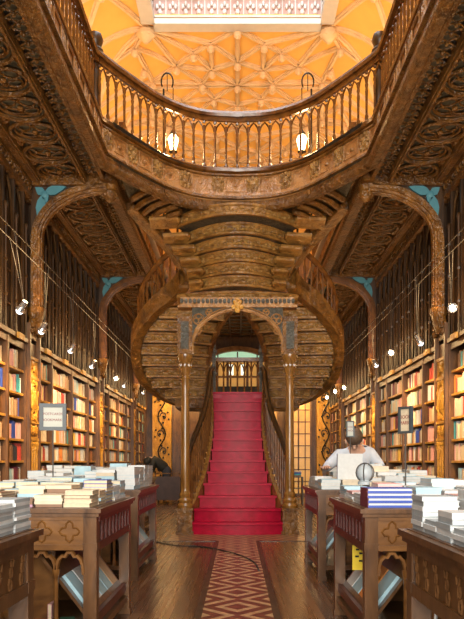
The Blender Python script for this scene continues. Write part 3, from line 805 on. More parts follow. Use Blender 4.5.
# ---- upper arms and central flight
OUT = [(-.62,14.25,2.17),(-1.27,14.2,2.28),(-1.74,13.9,2.59),(-1.87,13.4,3.03),(-1.755,13.0,3.42),(-1.41,12.7,3.79),(-1.04,12.45,4.02),(-.86,12.2,4.2),(-1.03,12.12,4.56),(-1.37,11.9,4.98),(-1.68,11.25,5.19)]
INN = [(-.50,14.25,2.17),(-.60,14.05,2.45),(-.60,13.75,2.95),(-.52,13.45,3.3),(-.36,13.15,3.6),(-.18,12.95,3.8),(0,12.85,3.95)]
outc = cr(OUT, 6); innc = cr(INN, 6)
def at_height(c, z):
    for a, b_ in zip(c, c[1:]):
        if a.z <= z <= b_.z: return a.lerp(b_, (z-a.z)/max(1e-6,b_.z-a.z))
    return c[0].copy() if z < c[0].z else c[-1].copy()
def band(A, B, z0, z1, bulge, T, name='carved_riser', relief=True):
    """carved riser from A to B (plan), bulging to the front, with the soffit running back by T"""
    n = 14 if bulge > .2 else 8
    ln = []
    d = Vector((B.x-A.x, B.y-A.y, 0)); nn = Vector((d.y, -d.x, 0)).normalized()
    if nn.y > 0: nn = -nn
    for i in range(n+1):
        t = i/n; p = Vector((lerp(A.x,B.x,t), lerp(A.y,B.y,t), 0)) + nn*bulge*(1-(2*t-1)**2); ln.append(p)
    m = MB(); h = z1-z0
    prof = [(0,0),(.028,.0),(.03,.035),(.008,.05),(.0,h*.5),(.008,h-.05),(.03,h-.03),(.03,h),(-.03,h),(-.03,0)]
    rows = []
    for i, p in enumerate(ln): rows.append([p+nn*a+Vector((0,0,z0+c)) for a, c in prof]+[p+nn*prof[0][0]+Vector((0,0,z0))])
    m.strip(rows)
    ro = m.build(name, 'riser_wood', st)
    if relief:
        m = MB(); L = sum((b_-a).length for a, b_ in zip(ln, ln[1:])); rs = resample(ln, .115)
        for j, (p, t) in enumerate(rs):
            c = p+Vector((0,0,z0+h*.5))+nn*.008
            up = .025 if j % 2 else -.02
            e = abs(t.x); m.ball(c+Vector((0,0,up)), (.045*e+.012, .014+.035*(1-e), .030), nu=6, nv=4)
            m.ball(c+t*.05+Vector((0,0,-up)), (.028, .014, .018), nu=5, nv=3)
            if j % 4 == 1: m.ball(c, (.035,.022,.045), nu=6, nv=4)
        m.build('riser_carving', 'carved_wood', ro)
    return ln, nn
def arm_steps(s):
    z = 2.20; prev = None; hs = []
    while z < 3.9: hs.append(z); z += .192
    for i, z in enumerate(hs):
        o = at_height(outc, z); a = at_height(innc, z)
        o = Vector((o.x*s*-1, o.y, 0)); a = Vector((a.x*s*-1, a.y, 0))
        d_ = (o-a).normalized(); o2 = o - d_*.04
        ln, nn = band(o2, a, z, z+.192, .07, 0)
        if prev is not None:
            m = MB(); top = [p+Vector((0,0,z+.012)) for p in ln]; bot = [p+Vector((0,0,z+.012)) for p in prev]
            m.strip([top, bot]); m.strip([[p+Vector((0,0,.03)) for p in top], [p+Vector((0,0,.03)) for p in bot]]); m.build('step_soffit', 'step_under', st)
            if z < 4: 
                m = MB(); m.strip([[p+Vector((0,0,z+.18)) for p in ln],[p+Vector((0,0,z+.18)) for p in prev]])
        prev = ln
    return prev
pl_ = {}
for s in (-1, 1): pl_[s] = arm_steps(s)
# central flight
z = 3.93; prev = None
zs = []
while z < 5.12: zs.append(z); z += .182
for i, z in enumerate(zs):
    o = at_height(outc, z+.05); f = i/(len(zs)-1)
    A = Vector((o.x+.05, o.y, 0)); B = Vector((-o.x-.05, o.y, 0))
    ins = lerp(.10,.42,f)
    for s in (-1, 1):
        m = MB(); xo = abs(A.x); xi = xo-ins-.04
        pts = [(0,.02),(0,.165),(-.22,.165),(-.27,.15),(-.285,.12),(-.27,.09),(-.22,.07),(-.17,.065),(-.13,.05),(-.08,.025)]
        m.prism(pts, lambda a, c: Vector((s*(xo+.02), A.y+.10+a, z+c-.01)), lambda a, c: Vector((s*xi, A.y+.02+a, z+c-.01)))
        m.ball((s*(xo+xi)/2, A.y-.19, z+.11), (ins*.3,.03,.03), nu=8, nv=5); m.ball((s*xi, A.y-.13, z+.10), (.05,.11,.06), nu=8, nv=6)
        m.build('step_bracket', 'riser_wood', st)
    A.x = -(abs(A.x)-ins); B.x = -A.x
    ln, nn = band(A, B, z, z+.182, lerp(.24,.66,f), 0)
    if prev is None: prev = [Vector((p.x,p.y+.35,0)) for p in ln]
    m = MB(); top = [p+Vector((0,0,z+.012)) for p in ln]; bot = [p+Vector((0,0,z+.012)) for p in prev]
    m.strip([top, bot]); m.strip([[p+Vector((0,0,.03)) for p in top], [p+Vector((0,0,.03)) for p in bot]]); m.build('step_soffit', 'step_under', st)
    prev = ln
# upper landing strip between flight and balcony front
m = MB()
edge = [Vector((p.x*.96, p.y+.05, 5.30)) for p in half]
edge = edge + [Vector((-p.x, p.y, p.z)) for p in reversed(edge[:-1])]
back = [Vector((p.x, 11.30+.6*(1-abs(p.x/1.76)**4), p.z)) for p in edge]
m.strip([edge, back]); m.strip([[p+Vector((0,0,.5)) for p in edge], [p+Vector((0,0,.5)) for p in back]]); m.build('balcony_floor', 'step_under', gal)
# curved corner carvings under the balcony
for s in (-1, 1):
    for i in range(5):
        r_ = .95+i*.19; m = MB()
        pts = [Vector((s*(.62+r_*math.cos(a)*.80), 12.25-r_*math.sin(a)*1.12, 5.15+.025*i)) for a in [math.radians(q) for q in range(12, 75, 7)]]
        pts = [p for p in pts if abs(p.x) < 1.72 and p.y > 9.8+(1.76-abs(p.x))*1.1]
        if len(pts) > 2: m.tube(pts, .05, 6); m.build('under_balcony_rib', 'stair_wood', st)
for s in (-1, 1):
    oc = [Vector((p.x*-s, p.y, p.z)) for p in outc]
    # box stringer
    def plan_n(i, c):
        t = c[min(i+1,len(c)-1)]-c[max(i-1,0)]; n_ = Vector((t.y,-t.x,0))
        return n_.normalized()
    def stringer(c, w_, h_, name, mat, sgn):
        rows = []
        for i, p in enumerate(c):
            t = c[min(i+1,len(c)-1)]-c[max(i-1,0)]; n_ = Vector((t.y,-t.x,0)).normalized()*sgn
            sec = [(-.01,0),(w_,.0),(w_,h_),(-.03,h_),(-.03,h_-.05),(0,h_-.07),(0,.09),(-.025,.07),(-.03,.01)]
            rows.append([p+n_*a+Vector((0,0,c_)) for a, c_ in sec]+[p+n_*sec[0][0]+Vector((0,0,sec[0][1]))])
        m = MB(); m.strip(rows); m.add(rows[0][:-1], [tuple(range(9))]); m.add(rows[-1][:-1], [tuple(range(9))]); m.build(name, mat, st)
    stringer(oc, .16, .34, 'outer_stringer', 'stair_wood', 1 if s < 0 else -1)
    ic = [Vector((p.x*-s, p.y, p.z+.02)) for p in innc]
    stringer(ic, .07, .26, 'inner_stringer', 'stair_wood', -1 if s < 0 else 1)
    # leaf carving down the outer face
    sg = 1 if s < 0 else -1
    m = MB()
    for (p, t) in resample(oc, .24):
        n_ = Vector((t.y,-t.x,0)).normalized()*sg; c = p+Vector((0,0,.18))-n_*.01
        m.ball(c, (.07,.06,.05), nu=6, nv=4); m.ball(c+t*.08+Vector((0,0,.03)), (.035,.03,.03), nu=6, nv=4); m.ball(c-t*.08-Vector((0,0,.03)), (.035,.03,.03), nu=6, nv=4)
    m.build('stringer_carving', 'carved_wood', st)
    # rail of the arm
    seg = [p for p in oc if 2.55 < p.z < 4.75]
    hr = [p+Vector((0,0,.34+.62)) for p in seg]
    m = MB(); m.tube(hr, .05, 8, flat=.8); m.build('arm_handrail', 'rail_wood', st)
    for (p, t) in resample([p+Vector((0,0,.33)) for p in seg], .17):
        m = MB(); m.lathe([(.032,0),(.032,.05),(.018,.08),(.02,.25),(.026,.36),(.016,.42),(.02,.55),(.016,.63)], 7, p); m.build('arm_baluster', 'rail_wood', st)
# landing balustrade at the back
m = MB(); yb = YL+1.1; m.box(-.95,.95,yb-.05,yb+.05,3.30,3.38); m.box(-.95,.95,yb-.04,yb+.04,ZL,ZL+.10); m.build('landing_handrail', 'rail_wood', st, 0)
for k in range(13):
    x = -.9+k*.15; m = MB(); m.lathe([(.03,ZL+.1),(.03,ZL+.14),(.018,ZL+.17),(.02,ZL+.45),(.026,ZL+.5),(.018,ZL+.55),(.018,3.3)], 7, (x,yb,0)); m.build('landing_baluster', 'rail_wood', st)
m = MB()
for k in range(12):
    x = -.9+k*.15
    m.tube([Vector((x+.15*a,yb,lerp(3.08,3.27,h))) for a, h in ((.06,0),(.14,.4),(.3,.7),(.5,.95),(.7,.7),(.86,.4),(.94,0))], .014, 4)
m.build('landing_arcade', 'rail_wood', st)
# ================================================================== TABLES
ORD = ['','first','second','third','fourth','fifth','sixth','seventh','eighth','ninth','tenth','eleventh','twelfth','thirteenth','fourteenth','fifteenth','sixteenth','seventeenth','eighteenth','nineteenth','twentieth']
def ordw(n):
    if n <= 20: return ORD[n]
    t = {2:'twenty',3:'thirty',4:'forty',5:'fifty',6:'sixty'}[n//10]
    return t+'-'+ORD[n % 10] if n % 10 else {2:'twentieth',3:'thirtieth',4:'fortieth',5:'fiftieth',6:'sixtieth'}[n//10]
TH = .86
def make_table(loc, W_, L, label, near=False):
    x0, y0, _ = loc
    t = thing('display_table', label, 'table', (x0,y0,0), 'display tables down both sides of the aisle')
    xa, xb, ya, yb = x0-W_/2, x0+W_/2, y0-L/2, y0+L/2
    m = MB(); m.box(xa-.03,xb+.03,ya-.03,yb+.03,TH-.028,TH-.004); m.box(xa-.015,xb+.015,ya-.015,yb+.015,TH-.05,TH-.028); m.box(xa+.0,xb-.0,ya+.0,yb-.0,TH-.004,TH); m.build('table_top', 'table_wood', t, 0)
    lw = .075
    for x in (xa, xb-lw):
        for y in (ya, yb-lw):
            m = MB(); m.box(x,x+lw,y,y+lw,0,TH-.05); m.box(x-.006,x+lw+.006,y-.006,y+lw+.006,0,.04); m.box(x-.004,x+lw+.004,y-.004,y+lw+.004,.62,.66); m.build('leg', 'table_wood', t, 0)
    za = TH-.23
    n = int(round((W_-2*lw)/.155)); pw = (W_-2*lw)/n
    for y, sg in ((ya+.012,-1),(yb-.012,1)):
        m = MB(); m.box(xa+lw,xb-lw,y-.01,y+.01,za,TH-.05); m.box(xa+lw,xb-lw,y-.02,y+.02,za-.01,za+.02); m.box(xa+lw,xb-lw,y-.018,y+.018,TH-.07,TH-.05)
        for k in range(n):
            xc = xa+lw+pw*(k+.5); zc_ = za+.095
            pts = []
            for q in range(16):
                a = q*PI/8; r = .030+.028*(abs(math.cos(2*a))**1.5 if True else 0)
                pts.append(Vector((xc+r*math.cos(a), y+sg*.012, zc_+r*math.sin(a)*1.05)))
            m.tube(pts, .006, 4, closed=True)
        m.build('end_apron', 'table_end', t, 30)
        # row of pointed arches below the end apron
        m = MB()
        for k in range(n):
            xl = xa+lw+pw*k; zt = za-.01; zs = za-.13
            r = [(0,zs-.02),(.03,zs+.03),(.10,zs+.065),(.22,zs+.085),(.33,zs+.082),(.42,zs+.105),(.5,zt-.015)]
            lo = r + [(1-a, z) for a, z in reversed(r[:-1])]
            for yy in (y-.008, y+.008): m.tube([Vector((xl+pw*a, yy, z)) for a, z in lo], .012, 5)
        pa = m.build('pointed_arches', 'table_end', t, 30)
        for k in range(0, n+1):
            if 0 < k < n and k % 1 == 0:
                xl = xa+lw+pw*k; m = MB(); m.lathe([(.022,.14),(.022,.18),(.013,.20),(.013,za-.17),(.02,za-.15),(.024,za-.12)], 8, (xl,y,0)); m.build('colonnette', 'table_end', pa)
    n = int(round((L-2*lw)/.12)); pw = (L-2*lw)/n
    for x, sg in ((xa+.012,-1),(xb-.012,1)):
        m = MB(); m.box(x-.004,x+.004,ya+lw,yb-lw,za+.02,TH-.05); m.build('apron_panel', 'table_wood' if near else 'red_wood', t, 0)
        m = MB(); m.box(x-.014,x+.014,ya+lw,yb-lw,za-.02,za+.03); m.box(x-.014,x+.014,ya+lw,yb-lw,TH-.085,TH-.05)
        for k in range(n+1):
            y = ya+lw+pw*k; hw = .022; a, c = max(ya+lw,y-hw), min(yb-lw,y+hw)
            if not near: m.box(x-.012,x+.012,a,c,za+.03,TH-.085)
        for k in range(n):
            y = ya+lw+pw*(k+.5)
            if near:
                for (dy, dz, rr_) in ((-.012,.055,.016),(.0,.095,.013),(.012,.135,.016)):
                    m.tube([Vector((x+sg*.006,y+dy+rr_*math.cos(a_),za+dz+rr_*1.5*math.sin(a_))) for a_ in [j*PI/3 for j in range(6)]], .005, 4, closed=True)
            else:
                m.tube([Vector((x,y+a*pw,TH-.085-h)) for a, h in ((-.32,.03),(-.2,.012),(0,0),(.2,.012),(.32,.03))], .008, 4)
        m.build('side_apron', 'red_wood' if not near else 'table_wood', t, 30)
    m = MB(); m.box(xa+.01,xb-.01,ya+.01,yb-.01,.10,.14); m.build('bottom_shelf', 'table_wood', t, 0)
    for x in (xa+.02, xb-.05):
        m = MB(); m.box(x,x+.03,ya+lw,yb-lw,.17,.23); m.build('tray_lip', 'red_wood', t, 0)
    # sloping display boards to both long sides, and the partition between
    for sg, xe in ((-1, xa), (1, xb)):
        m = MB(); p0 = Vector((xe-sg*.05,0,.20)); p1 = Vector((xe-sg*.34,0,.58))
        for yy in (ya+lw, ):
            m.beam(Vector((p0.x,(ya+yb)/2,p0.z)), Vector((p1.x,(ya+yb)/2,p1.z)), L-2*lw, .018, up=(-sg*.8,0,-.6))
        m.build('display_board', 'table_wood', t, 0)
    m = MB(); m.box(x0-.012,x0+.012,ya+lw,yb-lw,.14,za); m.box(xa+.30,xb-.30,ya+.24,ya+.26,.14,za-.02); m.box(xa+.30,xb-.30,yb-.26,yb-.24,.14,za-.02); m.build('partition', 'table_end', t, 0)
    return t
def book_mesh(m, w, d, th, spine=0):
    c = .0025
    if th < .01: c = .0015
    m.box(-w/2,w/2,-d/2,d/2,0,c,0); m.box(-w/2,w/2,-d/2,d/2,th-c,th,0)
    e = .004
    x0, x1, y0, y1 = -w/2+e, w/2-e, -d/2+e, d/2-e
    if spine == 0: m.box(-w/2,-w/2+c,-d/2,d/2,c,th-c,0); x0 = -w/2+c
    elif spine == 1: m.box(w/2-c,w/2,-d/2,d/2,c,th-c,0); x1 = w/2-c
    elif spine == 2: m.box(-w/2,w/2,-d/2,-d/2+c,c,th-c,0); y0 = -d/2+c
    else: m.box(-w/2,w/2,d/2-c,d/2,c,th-c,0); y1 = d/2-c
    m.box(x0,x1,y0,y1,c,th-c,1)
cache = {}
def book(name, color, w, d, th, spine, pages, loc, rot=0):
    key = (color, round(w,3), round(d,3), round(th,4), spine, pages)
    if key not in cache:
        m = MB(); book_mesh(m, w, d, th, spine); o = m.build(name, ['book_'+color, pages], None, 0); cache[key] = o.data
    else:
        o = bpy.data.objects.new(name, cache[key]); COL.objects.link(o)
    o.location = loc; o.rotation_euler = rot if isinstance(rot, (tuple, list)) else (0,0,rot)
    return o
WHITEISH = ['white','pale blue','white','pale grey','white','pale blue','cream']
CREAM = ['cream','pale blue','ivory','tan','cream','brown','mauve','cream','pale blue']
MIX = ['white','cream','pale blue','white','cream','tan','blue','red','pale grey','dark green']
nbooks = 0
PB = MB(); pbm = sorted(BOOKC)
def stack(table, grp, desc, x, y, n, w, d, th, cols, spine, jitter=.03, pages='page_cream', z0=TH, mass=False):
    global nbooks
    z = z0+.001
    if x-.09 > (464-CX)/F*(y+.1) or -x-.09 > CX/F*(y+.1): mass = True
    for k in range(n):
        c = cols[k % len(cols)] if not callable(cols) else cols(k)
        t_ = th*R.choice((.9,1,1.1)); w_ = w*R.choice((.96,1)); 
        if mass:
            Mt = Matrix.Rotation(R.uniform(-jitter,jitter),4,'Z'); Mt.translation = (x,y,z); q = MB(); book_mesh(q, w_, d, t_, spine)
            n0 = len(PB.v); PB.v += [tuple(Mt @ Vector(v_)) for v_ in q.v]; PB.f += [tuple(i_+n0 for i_ in f_) for f_ in q.f]; PB.m += [pbm.index(c) if mm == 0 else len(pbm) for mm in q.m]
            z += t_+.0003; continue
        pos = 'topmost' if k == n-1 else (ordw(k+1)+' up')
        if n == 1: pos = 'single'
        o = book('book', c, w_, d, t_, spine, pages, (x+R.uniform(-.004,.004), y+R.uniform(-.004,.004), z), R.uniform(-jitter,jitter))
        tag(o, '%s book, %s in %s, %s' % (c, pos, desc, table), 'book', grp)
        z += t_+.0003; nbooks += 1
def fill_table(xc, yc, W_, L, tname, cols, rows, hts, palettes, th=.026, sgn=1, pages='page_cream', skip=(), mass=False):
    cw, rd = (W_-.06)/cols, (L-.06)/rows
    for r in range(rows):
        for c in range(cols):
            if (r,c) in skip: continue
            n = hts(r, c); 
            if n <= 0: continue
            x = xc + sgn*(-W_/2+.03+cw*(c+.5)); y = yc-L/2+.03+rd*(r+.5)
            pal = palettes(r, c)
            stack(tname, 'books piled on the '+tname, '%s pile from aisle, %s row' % (ordw(c+1), ordw(r+1)), x, y, n, cw*.93, rd*.93, th*R.choice((.8,1,1.15)), pal, R.choice((0,1,2,2)) , .04, pages, TH, mass)
# label grammar: "<colour> book, top in first pile from aisle, second row, left middle table"
TB = {}
def tbl(key, s, xin, y0, y1, W_, label, near=False):
    TB[key] = (s*(xin+W_/2), (y0+y1)/2, W_, y1-y0)
    make_table((s*(xin+W_/2),(y0+y1)/2,0), W_, y1-y0, label, near)
tbl('L1',-1,.80,1.35,2.75,1.15,'brown carved display table nearest the camera on the left, holding grey-white book piles',True)
tbl('L2',-1,.80,3.97,5.24,1.25,'brown gothic display table second from the camera on the left, showing two pointed arches')
tbl('L3',-1,.94,6.60,8.1,1.2,'gothic display table third from the camera on the left, pale blue books underneath')
tbl('L4',-1,1.45,10.9,12.3,1.0,'farthest display table on the left with low mixed book piles')
tbl('R1',1,.665,1.35,2.75,1.2,'brown carved display table nearest the camera on the right, under stepped white piles',True)
tbl('R2',1,.715,3.93,5.2,1.25,'gothic display table second from the camera on the right, blue books on its corner')
tbl('R3',1,.76,6.60,7.9,1.25,'gothic display table third from the camera on the right, in front of the bent person')
tbl('R4',1,1.45,10.9,12.3,1.0,'farthest display table on the right with low mixed book piles')
names = {'L1':'nearest left table','L2':'second left table','L3':'third left table','L4':'farthest left table','R1':'nearest right table','R2':'second right table','R3':'third right table','R4':'farthest right table'}
def pick(p): return lambda r, c: [R.choice(p) for _ in range(8)]
# nearest left: grey-white piles along the aisle edge
x, y, W_, L = TB['L1']
for i in range(3):
    for j in range(2):
        stack(names['L1'], 'books piled on the nearest left table', '%s pile from far end, %s row' % (ordw(i+1), ordw(j+1)), x+W_/2-.085-j*.17, 2.645-i*.195, 9 if i != 1 else 8, .15, .185, .0138, ['pale grey','white'], 1, .015, 'page_white')
# nearest right: stepped white piles
x, y, W_, L = TB['R1']
hh = [[7,3,5,3,6,4,4],[8,8,7,4,7,7,5],[6,8,8,8,7,7,6]]
for j in range(3):
    for i in range(5):
        stack(names['R1'], 'books piled on the nearest right table', '%s pile from far end, %s row' % (ordw(i+1), ordw(j+1)), x-W_/2+.085+j*.19, 2.66-i*.175, hh[j][i], .16 if j else .14, .16, .0185 if j else .0175, ['pale grey','white','pale grey'] if j == 0 else ['white'], 0, .008, 'page_white')
# second left: cream piles in front, blue pile at the aisle, white behind
x, y, W_, L = TB['L2']
def h2(r, c): return [[4,4,3,5,4,4,4],[4,5,5,4,5,5,4],[6,6,5,5,5,6,5],[5,6,6,6,5,5,5],[6,6,7,6,6,6,5]][r][c]
def p2(r, c):
    if c == 0 and r in (2,): return ['blue','pale blue','blue','white','blue']
    if r == 0: return [R.choice(['cream','mauve','cream','brown','ivory']) for _ in range(6)]
    if r <= 2: return [R.choice(CREAM) for _ in range(6)]
    return [R.choice(WHITEISH) for _ in range(6)]
fill_table(x, y, W_, L, names['L2'], 7, 5, h2, p2, .0205, -1)
x, y, W_, L = TB['R2']
def h3(r, c):
    if r == 0 and c == 0: return 0
    if r == 0 and c == 1: return 0
    return [[4,4,3,3,4,4,4],[3,4,5,4,4,4,5],[4,5,5,6,6,5,5],[5,5,5,6,6,6,6]][r][c]
def p3(r, c): return [R.choice(['white','white','pale blue','cream','white','pale blue','pink'] if r else ['white','pale blue','pink']) for _ in range(6)]
fill_table(x, y, W_, L, names['R2'], 7, 4, h3, p3, .021, 1, 'page_white')
for k in range(4):
    m = MB(); z_ = TH+.001+k*.0275; m.box(-.125,.125,-.12,.12,0,.013,0); m.box(-.121,.125,-.115,.115,.013,.025,1); m.box(-.125,.125,-.12,.12,.025,.0272,0); m.box(-.127,-.125,-.12,.12,0,.0272,2)
    o = m.build('book', ['book_blue','page_white','book_maroon'], None, 0); o.location = (.865,4.09,z_); o.rotation_euler = (0,0,R.uniform(-.012,.012))
    # white fore-edge bands show between the blue covers
    tag(o, 'large blue and white book, %s in the front corner pile, second right table' % ('top' if k == 3 else ordw(k+1)+' up'), 'book', 'books piled on the second right table')
for key, pal in (('L3', WHITEISH), ('R3', ['white','cream','pale grey','ivory','pale blue'])):
    x, y, W_, L = TB[key]; s = -1 if key[0] == 'L' else 1
    hs = {}
    def h4(r, c, key=key):
        base = [[4,4,3,4,4,4],[6,5,5,5,6,5],[6,7,7,6,6,6],[7,7,7,7,7,7]][r][c]
        if key == 'R3' and c <= 1: base = min(base, 3)
        if key == 'L3' and c <= 1: base = [6,6,7,7][r]
        return base
    fill_table(x, y, W_, L, names[key], 6, 4, h4, (lambda r, c, pal=pal: [R.choice(pal) for _ in range(7)]), .030, s, 'page_white', (), True)
for key in ('L4','R4'):
    x, y, W_, L = TB[key]; s = -1 if key[0] == 'L' else 1
    fill_table(x, y, W_, L, names[key], 4, 3, (lambda r, c: [2,3,3][r]), (lambda r, c: [R.choice(MIX) for _ in range(4)]), .05, s, 'page_cream', (), True)
o = PB.build('piled_books', ['book_'+k for k in pbm]+['page_white'], None, 0, at=(0,9,TH)); tag(o, 'low piles of pale books covering the four farther display tables', 'books', None, 'stuff')
# books leaning on the display boards under the tables
def tray_books(key, n, cols, desc, y0=.12, hgt=.24, start=0):
    x, y, W_, L = TB[key]; s = -1 if key[0] == 'L' else 1
    xe = x - s*W_/2          # aisle edge
    yy = y-L/2+.12+start
    tw = (L-.30)/n
    for k in range(n):
        # board runs from (edge+.05,.20) to (edge+.34,.58)
        ang = math.atan2(.38,.29)
        base = Vector((xe+s*.085, yy+tw*(k+.5), .255)); 
        d = Vector((s*math.cos(ang),0,math.sin(ang))); nrm = Vector((-s*math.sin(ang),0,math.cos(ang)))
        c = base + d*hgt/2 + nrm*.004
        o = book('book', cols[k % len(cols)], hgt, tw*.9, .02, 2, 'page_white', c, (0, -s*ang, 0))
        tag(o, '%s book leaning under the %s, %s from the camera' % (cols[k % len(cols)], names[key], ordw(k+1)), 'book', 'books leaning under the '+names[key])
tray_books('L2', 5, ['pale blue','white','pale blue','pale blue','tan'], '')
tray_books('L3', 5, ['pale blue','white','pale blue','white','pale blue'], '')
tray_books('R2', 4, ['pale blue','orange','pale blue','white'], '')
tray_books('R3', 4, ['pale blue','white','pink','pale blue'], '')
# under L2 / R2 near end
xl = TB['L2'][0]+TB['L2'][2]/2
for i, (c, w_, d_, th, dx, z) in enumerate((('white',.10,.14,.018,-.21,0),('white',.10,.14,.018,-.21,.0185),('dark green',.085,.12,.016,-.205,.037),('brown',.10,.15,.02,-.37,0),('red',.09,.14,.018,-.372,.0205))):
    o = book('book', c, w_, d_, th, 2, 'page_white', (xl+dx, 4.13, .141+z), .1*i % .3)
    tag(o, '%s book on the bottom shelf, second left table, %s' % (c, ['lowest by the leg','second by the leg','topmost by the leg','lower in middle pile','upper in middle pile'][i]), 'book', 'books on the bottom shelf of the second left table')
o = book('book', 'pink', .15, .11, .022, 0, 'page_cream', (xl-.305, 4.13, .141+.075), (0, PI/2, 0)); tag(o, 'pink book standing upright on the bottom shelf of the second left table', 'book')
for i, (c, yo, dx) in enumerate((('pale blue',4.10,.13),('white',4.16,.15),('black',4.22,.17))):
    xr = TB['R2'][0]-TB['R2'][2]/2
    ang = math.atan2(.38,.29)
# yellow card under R2
m = MB(); m.prism([(-.045,-.09),(.045,-.09),(.045,.07),(.02,.09),(-.02,.09),(-.045,.07)], lambda a, c: Vector((.80+a,4.60,.50+c)), lambda a, c: Vector((.80+a,4.603,.50+c)), 0)
for (a, c) in ((-.01,.045),(.012,.02),(-.015,-.0),(.01,-.03)): m.box(.80+a-.012,.80+a+.012,4.597,4.60,.50+c-.006,.50+c+.006, 1)
m.tube([Vector((.80,4.60,.58)), Vector((.80,4.60,.79))], .002, 4, 1)
tag(m.build('hanging_tag', ['yellow_card','black_iron'], None, 0, at=(.80,4.60,.41)), 'bright yellow tag with black marks hanging under the second right table', 'tag')
m = MB(); m.tube(cr([(.695,2.45,.60),(.688,2.44,.50),(.70,2.43,.40),(.715,2.40,.16),(.72,2.40,.142)],4), .006, 6); m.tube([Vector((.695,2.45,.60)),Vector((.71,2.47,.615))], .009, 6)
tag(m.build('metal_strut', 'steel_leg', None, at=(.70,2.42,.14)), 'thin pale metal strut standing inside the nearest right table', 'strut')

# ------------------------------------------------------------------ signs
def text_mesh(body, size, mat, loc, rotz, parent, name='lettering'):
    cu = bpy.data.curves.new(name, 'FONT'); cu.body = body; cu.size = size; cu.align_x = 'CENTER'; cu.align_y = 'CENTER'; cu.extrude = .0006
    to = bpy.data.objects.new(name, cu); COL.objects.link(to)
    dg = bpy.context.evaluated_depsgraph_get(); me = bpy.data.meshes.new_from_object(to.evaluated_get(dg))
    bpy.data.objects.remove(to); me.materials.clear(); me.materials.append(M[mat])
    o = bpy.data.objects.new(name, me); COL.objects.link(o); o.parent = parent; o.location = loc; o.rotation_euler = (PI/2,0,rotz)
    return o
def sign(px, py, D, wpx, hpx, rot, lines, lab, zfoot, size, cardmat='paper_white'):
    p = P(px, py, D); w_, h_ = wpx*D/F/max(.35,math.cos(rot)), hpx*D/F
    t = thing('framed_sign', lab, 'sign', (p.x,p.y,zfoot))
    Mr = Matrix.Rotation(rot, 4, 'Z'); Mr.translation = p
    def bx(m, cx, cz, sx, sz, y0, y1):
        m.obox(Mr @ Matrix.Translation((cx,(y0+y1)/2,cz)), sx, y1-y0, sz)
    fw = w_*.14
    m = MB(); bx(m,0,h_/2-fw/2,w_,fw,-.012,.012); bx(m,0,-h_/2+fw/2,w_,fw,-.012,.012); bx(m,-w_/2+fw/2,0,fw,h_-2*fw,-.012,.012); bx(m,w_/2-fw/2,0,fw,h_-2*fw,-.012,.012); bx(m,0,0,w_-.01,h_-.01,.006,.012); m.build('frame', 'frame_grey', t, 0)
    m = MB(); bx(m,0,0,w_-2*fw,h_-2*fw,.0,.006); m.build('card', cardmat, t, 0)
    m = MB(); m.tube([Vector((p.x,p.y,zfoot+.01)), Vector((p.x,p.y,p.z-h_/2+.01))], .005, 6); m.lathe([(.05,0),(.05,.006),(.012,.014),(.008,.03)], 12, (p.x,p.y,zfoot)); m.build('stand', 'cable_steel', t)
    for i, l in enumerate(lines):
        off_ = Vector((0,-.0015,(.5*(len(lines)-1)-i)*h_*.22)); q = Mr @ off_ - Vector((p.x,p.y,zfoot))
        text_mesh(l, size, 'sign_text', q, rot, t)
# ------------------------------------------------------------------ shelf books
SH = ['tan','cream','ivory','white','red','maroon','brown','cream','orange','pink','pale blue','black','cream','ivory','tan','yellow','pink','cream','white','white','tan','ivory','brown','blue','cream','pink','teal','white']
stuff_m = {k: [] for k in BOOKC}
SB = MB(); sbm = sorted(BOOKC); 
def shelf_fill(s, si, bi, shi, y0, y1, individual):
    z = SHZ[shi]; nxt = (SHZ[shi+1] if shi+1 < len(SHZ) else TOPZ)-.03; avail = nxt-z
    y = y0+.03; k = 0
    run = R.choice(SH); left = R.randint(1,5)
    gap_end = y1-.03 - (R.random()<.35)*R.uniform(.05,.25)*(y1-y0)
    while True:
        th = R.choice((.024,.03,.036,.042,.05,.055)); 
        if y+th > gap_end: break
        if left <= 0: run = R.choice(SH); left = R.choice((1,1,2,3,5))
        left -= 1
        h = min(avail-.03, R.uniform(.19,.265)); d = R.uniform(.14,.18); k += 1
        xf = s*(XW+.03+R.uniform(0,.015)); xb = xf+s*d
        if individual:
            m = MB(); m.box(xf,xb,y,y+.002,z,z+h,0); m.box(xf,xb,y+th-.002,y+th,z,z+h,0); m.box(xf,xf+s*.003,y+.002,y+th-.002,z,z+h,0); m.box(xf+s*.003,xb-s*.004,y+.002,y+th-.002,z+.003,z+h-.005,1)
            lbl = R.random()
            o = m.build('shelved_book', ['book_'+run,'page_cream'], None, 0, at=((xf+xb)/2,y+th/2,z+.0))
            tag(o, '%s book, %s from near end, %s shelf up, %s bay, %s %s bookcase' % (run, ordw(k), ordw(shi+1), ordw(bi+1), ['nearest','second'][si], sides[s]), 'book', 'upright books in the %s %s bookcase' % (['nearest','second'][si], sides[s]))
            global nshelf; nshelf += 1
        else:
            SB.box(xf,xb,y,y+th,z,z+h,sbm.index(run))
        y += th+.0008
nshelf = 0
for s in (-1, 1):
    for si in range(4):
        ys = bays[(s,si)]
        for bi, (a, c) in enumerate(zip(ys, ys[1:])):
            for shi in range(2, len(SHZ)):
                ind = (si == 0 and shi >= 4) or (si == 1 and bi == 0 and shi >= 5)
                if si == 0 and c <= 8.7: shelf_fill(s, si, bi, shi, a, c, False)
                elif si == 0 and a < 8.75:
                    shelf_fill(s, si, bi, shi, a, 8.75, False); shelf_fill(s, si, bi, shi, 8.75, c, ind)
                else: shelf_fill(s, si, bi, shi, a, c, ind)
o = SB.build('shelved_books', ['book_'+k for k in sbm], None, 0, at=(0,16,0))
tag(o, 'rows of mixed books filling the farther wall bookcases on both sides', 'books', None, 'stuff')
print('books', nbooks, 'shelved', nshelf)

